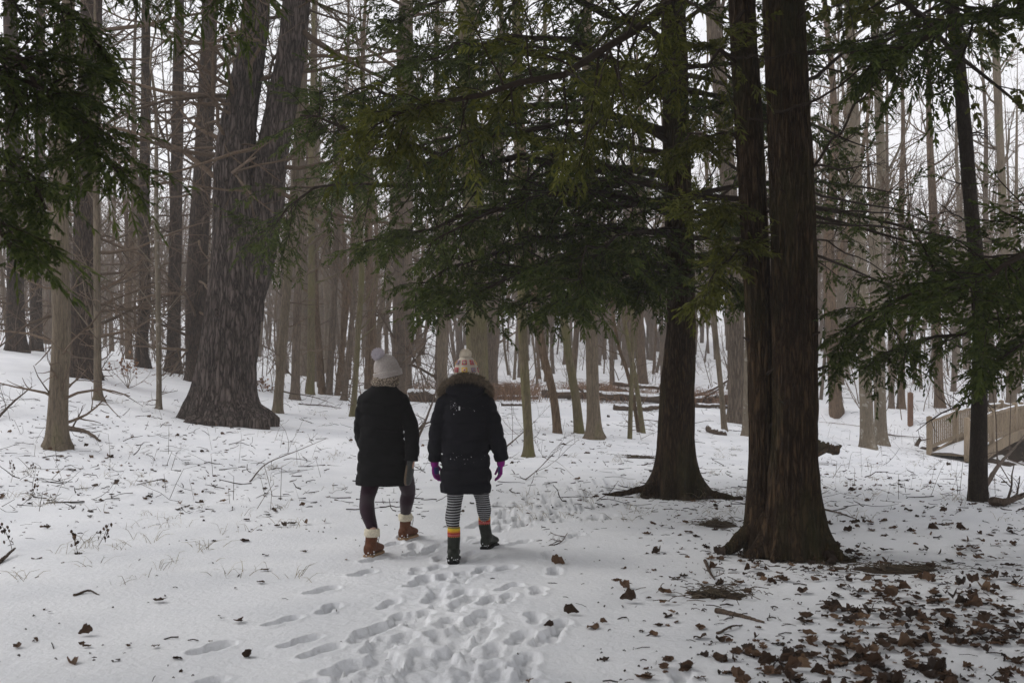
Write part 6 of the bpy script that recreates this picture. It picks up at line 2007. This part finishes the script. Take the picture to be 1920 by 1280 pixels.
sleeve(mb, [L_(699, 742), L_(688, 750), L_(681, 778), L_(677, 812, .03), L_(686, 838, .14), L_(698, 852, .24)], [.058, .078, .072, .066, .061, .057], 6, .007, 8)
coat = remesh(mb.build('coat', M['coat_black'], person), 0.0085, 1)
# waist seam and back panel seams, sewn cord
mb = MB()
th = np.linspace(np.pi * 1.03, np.pi * 1.97, 30)
tubes(mb, np.stack([L_(716, 812)[0] + .186 * np.cos(th), dL + .144 * np.sin(th), 1.03 + 0.01 * np.sin(th * 3)], -1), np.full(30, .0045), 6)
o = mb.build('waist_seam', M['rubber'], person)
# collar + flecked scarf
mb = MB()
for k, (z, a, b, rr_) in enumerate(((1.452, .100, .094, .026), (1.487, .097, .092, .027), (1.520, .090, .088, .025))):
    th = np.linspace(0, 2 * np.pi, 41)
    cx = L_(722 + k * 1.0, 700)[0]
    P = np.stack([cx + a * np.cos(th), dL + .012 + b * np.sin(th), z + .010 * np.sin(th + k) + .006 * np.sin(th * 3 + k * 2)], -1)
    tubes(mb, P, rr_ + .005 * vnoise(th * 2, k, .3, 5), 12)
mb.build('scarf', M['scarf'], person)
# hat
mb = MB()
dome(mb, L_(728, 705, .02), L_(719, 664, .01), .118, .125, 22, 56, prof=lambda s: math.sqrt(max(1 - (s ** 3.2) * .93, 0.02)) * (1 - .10 * s), bumpy=.0025)
hat = mb.build('hat', M['hat_wool'], person)
mb = MB()
ax = nrm(L_(719, 664, .01) - L_(728, 705, .02))
Uq = nrm(np.cross(A_([0, 1., 0]), ax)); Wq = np.cross(ax, Uq)
th = np.linspace(0, 2 * np.pi, 49)
for k in range(3):
    c = L_(728, 705, .02) + ax * (.004 + .017 * k)
    tubes(mb, c + .118 * np.cos(th)[:, None] * Uq + .125 * np.sin(th)[:, None] * Wq, np.full(49, .0115), 8)
o = mb.build('hat_brim', M['hat_wool'], person); o.parent = hat
mb = MB(); pompom(mb, L_(708.5, 664, -.03), .056, np.random.default_rng(1), 1100)
o = mb.build('pom_pom', M['pom_lilac'], person); o.parent = hat
# mitten
mb = MB()
w = L_(770, 868, -.10)
rings = []
dm = nrm(A_([-.14, .05, -1.0])); sd_ = nrm(A_([.35, 1, 0])); pn_ = np.cross(dm, sd_)
for s, a, b in ((-.03, .036, .030), (0, .038, .030), (.04, .043, .028), (.09, .047, .027), (.14, .045, .026), (.175, .035, .022), (.192, .016, .012)):
    rings.append((w + dm * s, a, b, sd_, pn_, 2.3))
loft(mb, rings, 28)
mit = mb.build('mitten', M['mitten_grey'], person)
mb = MB()
rings = [(w + dm * s - pn_ * .012 + sd_ * -.004, a * 1.0, b * 0.75, sd_, pn_, 2.3) for s, a, b in ((.02, .036, .026), (.05, .041, .026), (.09, .046, .027), (.14, .045, .027), (.178, .036, .022), (.196, .017, .012))]
loft(mb, rings, 24); o = mb.build('mitten_palm', M['mitten_tan'], person); o.parent = mit
mb = MB(); limb(mb, [w + dm * .045 + sd_ * .03, w + dm * .075 + sd_ * .052, w + dm * .115 + sd_ * .056], [.019, .017, .013], 12, 8)
o = mb.build('mitten_thumb', M['mitten_grey'], person); o.parent = mit
mb = MB(); w2 = armL[-1]
hand(mb, w2, (.55, .6, -.5), (.2, -.3, -1), (0, 1, 0.3), 0.95, .5)
remesh(mb.build('mitten', M['mitten_grey'], person), .006)
# boots
for hl, to, an in ((heelA, toeA, ankA), (heelB, toeB, ankB)):
    m1, m2 = MB(), MB()
    tc = an + A_([0, 0, -.055])
    foot_boot(m1, m2, hl, to, tc, .052)
    boot = remesh(m1.build('boot', M['boot_brown'], person), .006)
    o = m2.build('sole', M['boot_sole'], person); o.parent = boot
    mb = MB()
    th = np.linspace(0, 2 * np.pi, 33)
    rings = [(tc + A_([0, 0, z]), r_, r_ * .98) for z, r_ in ((-.034, .052), (-.030, .062), (-.012, .066), (.010, .066), (.028, .063), (.036, .054), (.034, .046))]
    loft(mb, rings, 32, mod=lambda rg, c, k, t_: rg + nrm(rg - c) * (.006 * vnoise(rg[:, 0] * 60, rg[:, 1] * 60, rg[:, 2] * 60, 2))[:, None])
    o = mb.build('fleece_cuff', M['fleece'], person); o.parent = boot
    mb = MB(); f = nrm(to - hl)
    for k in range(2):
        p0 = tc + f * .062 + A_([0, 0, -.03])
        tubes(mb, catmull([p0, p0 + f * .035 + A_([.012 * (k * 2 - 1), 0, .035]), p0 + f * .055 + A_([.02 * (k * 2 - 1), 0, .005]), p0 + f * .04 + A_([0.01, 0, -.05 - .03 * k])], 12), np.full(12, .0028), 5)
    o = mb.build('lace', M['lace'], person); o.parent = boot
    mb = MB(); r_ = np.random.default_rng(5)
    U_ = nrm(np.cross(f, A_([0, 0, 1.]))); k = 9
    an_ = r_.random(k) * np.pi + np.pi / 2
    p = hl + f * (.03 - .052 * np.abs(np.cos(an_)))[:, None] * 1.0 + U_ * (.050 * np.sin(an_ * 1.0 + np.pi / 2 * 0))[:, None] + A_([0, 0, 1.]) * (.02 + .035 * r_.random(k))[:, None]
    rad = .003 + .004 * r_.random(k)
    for c, q in zip(p, rad): loft(mb, [(c + A_([0, 0, -q]), q * .5, q * .5), (c, q, q), (c + A_([0, 0, q * .8]), q * .4, q * .4)], 6)
    o = tag(mb.build('clinging_snow', M['snow_clump'], person), kind='stuff'); o.parent = boot

# ================================================================== walker with the patchwork hat and fur hood (right)
dR = 8.40
def Q_(px, py, dy=0.0): return PX(px, py, dR + dy)
RB = A_([Q_(874, 900)[0], dR, 0.0])
heelA, toeA = PX(850, 1056, 8.05), PX(851, 1040, 8.35); heelB, toeB = PX(908, 1032, 8.62), PX(928, 1020, 8.85)
for q in (heelA, toeA, heelB, toeB): q[2] = g1(q[0], q[1]) - 0.006
toeA[2] = heelA[2]; toeB[2] = heelB[2]
person2 = thing('person', 'person in fur hooded dark puffer coat, patchwork bobble hat, striped leggings, purple gloves', 'person', RB)
hip = Q_(874, 880); sh = Q_(873, 748); neck = Q_(873, 722); head = Q_(874, 697, .02)
ankA = heelA + A_([.0, .07, .22]); ankB = heelB + A_([.0, .07, .22])
kneeA = A_([Q_(853, 950)[0], 8.34, 0.45]); kneeB = A_([Q_(903, 950)[0], 8.56, 0.46])
hipA = Q_(857, 882); hipB = Q_(892, 882)
armR = [Q_(910, 752), Q_(925, 805, -.02), Q_(938, 860, .02), Q_(939, 864, .02)]
armL = [Q_(836, 752), Q_(820, 805, -.02), Q_(815, 862, .03), Q_(815, 866, .03)]
mb = MB()
body_mesh(mb, RB, hip, sh, neck, head, [(armR, [.045, .036, .028, .026]), (armL, [.045, .036, .028, .026])],
          [([hipA, kneeA, ankA, ankA - A_([0, 0, .10])], [.078, .052, .034, .022]), ([hipB, kneeB, ankB, ankB - A_([0, 0, .10])], [.078, .052, .034, .022])], (0.15, 1.0, -0.1))
remesh(mb.build('body', M['skin'], person2), 0.010)
for hp, kn, an, dx in ((hipA, kneeA, ankA, -.012), (hipB, kneeB, ankB, .008)):
    mb = MB()
    c2 = kn * .55 + an * .45 + A_([dx, -.03, 0])
    limb(mb, [hp, hp * .45 + kn * .55, kn, c2, an + A_([0, 0, .05])], [.092, .076, .061, .062, .044], 32, 60)
    mb.build('legging', M['leggings_striped'], person2)
    mb = MB()
    top = an + A_([0, 0, .075])
    loft(mb, [(an * (1 - s) + top * s + A_([0, 0, -.02 * (1 - s)]), r_, r_) for s, r_ in ((0, .046), (.2, .050), (.5, .051), (.8, .050), (1.0, .049), (1.02, .040))], 32,
         mod=lambda rg, c, k, t_: rg + nrm(rg - c) * (.0022 * np.cos(t_ * 16))[:, None])
    o = mb.build('sock', M['sock_rainbow'], person2, loc=tuple(top - A_([0, 0, .11])))
# coat
mb = MB()
hem = Q_(873, 922)[2]
seams = [hem + .09, hem + .20, hem + .32, hem + .45, hem + .60, hem + .75]
rows = [(hem, Q_(873, 922)[0], dR, .212, .165), (hem + .05, Q_(873, 915)[0], dR, .218, .170), (.68, Q_(873, 890)[0], dR, .215, .172), (.82, Q_(873, 860)[0], dR, .205, .165), (.98, Q_(872, 825)[0], dR, .198, .155),
        (1.12, Q_(872, 793)[0], dR, .200, .150), (1.24, Q_(872, 768)[0], dR, .208, .145), (1.31, Q_(872, 752)[0], dR, .186, .128), (1.37, Q_(872, 740)[0], dR, .138, .105), (1.41, Q_(873, 730)[0], dR + .005, .100, .09), (1.455, Q_(873, 722)[0], dR + .01, .085, .08)]
torso_loft(mb, rows, 64, 110, mod=puff(seams, 0.014, 0.009, seed=6))
sleeve(mb, [Q_(895, 747), Q_(908, 755), Q_(919, 781), Q_(926, 805, -.02), Q_(935, 835, -.01), Q_(941, 862, .01)], [.060, .086, .082, .076, .068, .060], 5, .010, 5)
sleeve(mb, [Q_(851, 747), Q_(838, 755), Q_(827, 781), Q_(820, 808, -.02), Q_(816, 838, 0), Q_(815, 864, .02)], [.060, .086, .080, .073, .064, .053], 5, .010, 8)
remesh(mb.build('coat', M['coat_navy'], person2), 0.0085, 1)
# hood lying on the back
mb = MB()
rings = []
for t_ in np.linspace(0, 1, 22):
    z = 1.325 + .155 * t_
    k = math.sin(math.pi * (0.10 + 0.78 * t_)) ** .6
    rings.append((A_([Q_(873, 720)[0], dR - .075 + .045 * t_, z]), .150 * k + .02, .085 * k + .012, None, None, 2.4))
loft(mb, rings, 48, mod=lambda rg, c, k, th: rg + nrm(rg - c) * (.010 * vnoise(th * 2.2, k * .25, 0.3, 4) - .008 * np.exp(-((th - 1.5 * np.pi) / .10) ** 2) - .007 * np.exp(-((k - 9) / 1.2) ** 2))[:, None])
hood = mb.build('hood', M['coat_navy'], person2)
mb = MB()
path = [Q_(829, 742, .05), Q_(829, 730, -.03), Q_(842, 715, -.10), Q_(858, 707.5, -.125), Q_(873, 706, -.135), Q_(889, 708, -.125), Q_(905, 715, -.10), Q_(917, 730, -.03), Q_(916, 742, .05)]
fur_strip(mb, path, .026, np.random.default_rng(3), 3400, (.022, .046), .0016)
o = tag(mb.build('fur_trim', M['fur'], person2), kind='stuff'); o.parent = hood
# hat with crochet squares
mb = MB()
hb, ht = Q_(875, 706, .0), Q_(873, 668, .0)
prf = lambda s: math.sqrt(max(1 - (s ** 3.4) * .90, 0.02)) * (1 - .16 * s)
dome(mb, hb, ht, .106, .114, 22, 56, prof=prf, bumpy=.002)
hat = mb.build('hat', M['hat_cream'], person2)
axh = nrm(ht - hb); Hh = np.linalg.norm(ht - hb)
def on_hat(th, s, lift=.004):
    k = prf(s)
    return hb + axh * Hh * s + A_([math.cos(th) * (.106 * k + lift), math.sin(th) * (.114 * k + lift), 0])
def patch(th0, s0, hw, hh, mat, shape='sq', lift=.004, parent=hat):
    mb = MB(); n = 7; V = []
    for i in range(n):
        for j in range(n):
            u, v = -1 + 2 * i / (n - 1), -1 + 2 * j / (n - 1)
            if shape == 'round':
                u, v = u * math.sqrt(1 - v * v / 2), v * math.sqrt(1 - u * u / 2)
            V.append(on_hat(th0 + u * hw, min(s0 + v * hh, .97), lift))
    idx = np.arange(n * n).reshape(n, n)
    mb.add(V, np.stack([idx[:-1, :-1], idx[1:, :-1], idx[1:, 1:], idx[:-1, 1:]], -1).reshape(-1, 4))
    c = np.mean(V, 0)
    o = mb.build('crochet_square', M[mat], person2); o.parent = hat
    sd2 = o.modifiers.new('thick', 'SOLIDIFY'); sd2.thickness = .003; sd2.offset = 0
    return o
b4 = 1.5 * math.pi
cols = (('yarn_red', 'yarn_blue', 'yarn_yellow'), ('yarn_red', 'yarn_mauve', 'yarn_red'), ('yarn_yellow', 'hat_cream', 'yarn_red'), ('yarn_mauve', 'yarn_blue', 'yarn_orange'))
for row, s0 in ((0, .70), (1, .34)):
    for k in range(8):
        th0 = b4 - .10 + (k - (0 if row == 0 else 0)) * 2 * math.pi / 8
        c3 = cols[(k + 2 * row) % 4] if not (row == 0 and k == 0) else cols[0]
        for q, (sc_, mt) in enumerate(zip((1.0, .66, .30), c3)):
            patch(th0, s0, .235 * sc_, .115 * sc_, mt, 'sq' if q == 0 else 'round', .004 + .003 * q)
mb = MB(); pompom(mb, Q_(873, 665, .0), .050, np.random.default_rng(2), 1000)
o = mb.build('pom_pom', M['pom_cream'], person2); o.parent = hat
# gloves
for w, d_, pn_, sd_ in ((Q_(939, 868, .02), (-.05, .02, -1), (-.95, -.25, 0), (-.25, .95, 0)), (Q_(815, 869, .03), (.10, .02, -1), (.8, -.6, 0), (.6, .8, 0))):
    mb = MB(); hand(mb, w, d_, pn_, sd_, 0.98, .42, .10)
    limb(mb, [np.asarray(w) + A_([0, 0, .05]), np.asarray(w) + A_([0, 0, -.01])], [.040, .034], 14, 6)
    gl = remesh(mb.build('glove', M['glove_magenta'], person2), .0045, 1)
    mb = MB(); pn3 = nrm(A_(pn_, float)); sd3 = nrm(A_(sd_, float)); d3_ = nrm(A_(d_, float))
    loft(mb, [(np.asarray(w) + d3_ * s + pn3 * .0125, a, .006, sd3, pn3, 2.5) for s, a in ((.012, .012), (.025, .026), (.05, .033), (.075, .032), (.088, .018))], 16)
    o = mb.build('glove_palm', M['glove_palm'], person2); o.parent = gl
# boots
for hl, to, an in ((heelA, toeA, ankA), (heelB, toeB, ankB)):
    m1, m2 = MB(), MB()
    foot_boot(m1, m2, hl, to, an + A_([0, 0, -.012]), .053, sole_h=.03)
    boot = remesh(m1.build('boot', M['boot_green'], person2), .006)
    o = m2.build('sole', M['rubber'], person2); o.parent = boot
    mb = MB(); r_ = np.random.default_rng(6); f = nrm(to - hl); U_ = nrm(np.cross(f, A_([0, 0, 1.])))
    for k in range(9):
        u = r_.random() * 2 - 1; c = hl + U_ * .050 * u + f * (-.008 + .03 * u * u) + A_([0, 0, .032 + .028 * r_.random()]); q = .002 + .004 * r_.random()
        loft(mb, [(c + A_([0, 0, -q]), q * .5, q * .5), (c, q, q), (c + A_([0, 0, q * .8]), q * .4, q * .4)], 6)
    o = tag(mb.build('clinging_snow', M['snow_clump'], person2), kind='stuff'); o.parent = boot
# snow dusting on the back, small reflective tab
mb = MB(); r_ = np.random.default_rng(9)
rw = np.array(rows)
for (px, py, sx, sy, n_) in ((853, 762, 7, 5, 22), (876, 853, 15, 9, 14), (858, 857, 6, 3, 10), (888, 760, 11, 7, 6)):
    for k in range(n_):
        x_ = Q_(px + r_.normal() * sx, 0)[0]; z_ = Q_(0, py + r_.normal() * sy)[2]
        cx, cy, a, b = (np.interp(z_, rw[:, 0], rw[:, i]) for i in (1, 2, 3, 4))
        u = min(abs((x_ - cx) / a), .98)
        y_ = cy - b * (1 - u ** 2.3) ** (1 / 2.3) - .002
        q = .0008 + .0026 * r_.random() ** 3; c = A_([x_, y_, z_])
        loft(mb, [(c + A_([0, 0, -q]), q * .6, q * .6), (c, q * 1.1, q), (c + A_([0, 0, q]), q * .5, q * .5)], 5)
o = tag(mb.build('snow_dusting', M['snow_clump'], person2), kind='stuff')
mb = MB(); c = Q_(863, 764); zt = c[2]; cy, b = np.interp(zt, rw[:, 0], rw[:, 2]), np.interp(zt, rw[:, 0], rw[:, 4])
box(mb, (c[0], cy - b * .995 - .004, zt), (.012, .004, .032)); mb.build('reflective_tab', M['tab'], person2, smooth=False)
# ------------------------------------------------------------------ haze: thin snowy air
mb = MB()
box(mb, (0, 90, 15.5), (420, 310, 39))
m = bpy.data.materials.new('snowy_air'); m.use_nodes = True
nt = m.node_tree; nt.nodes.clear()
out = nt.nodes.new('ShaderNodeOutputMaterial'); pv = nt.nodes.new('ShaderNodeVolumePrincipled')
pv.inputs['Color'].default_value = (0.95, 0.91, 0.88, 1)
pv.inputs['Density'].default_value = 0.0017
nt.links.new(pv.outputs['Volume'], out.inputs['Volume'])
hz = mb.build('haze', m, smooth=False)
tag(hz, 'thin grey winter haze filling the wood', kind='stuff')
for r_ in ROOTS:
    if '_w' in r_: del r_['_w']
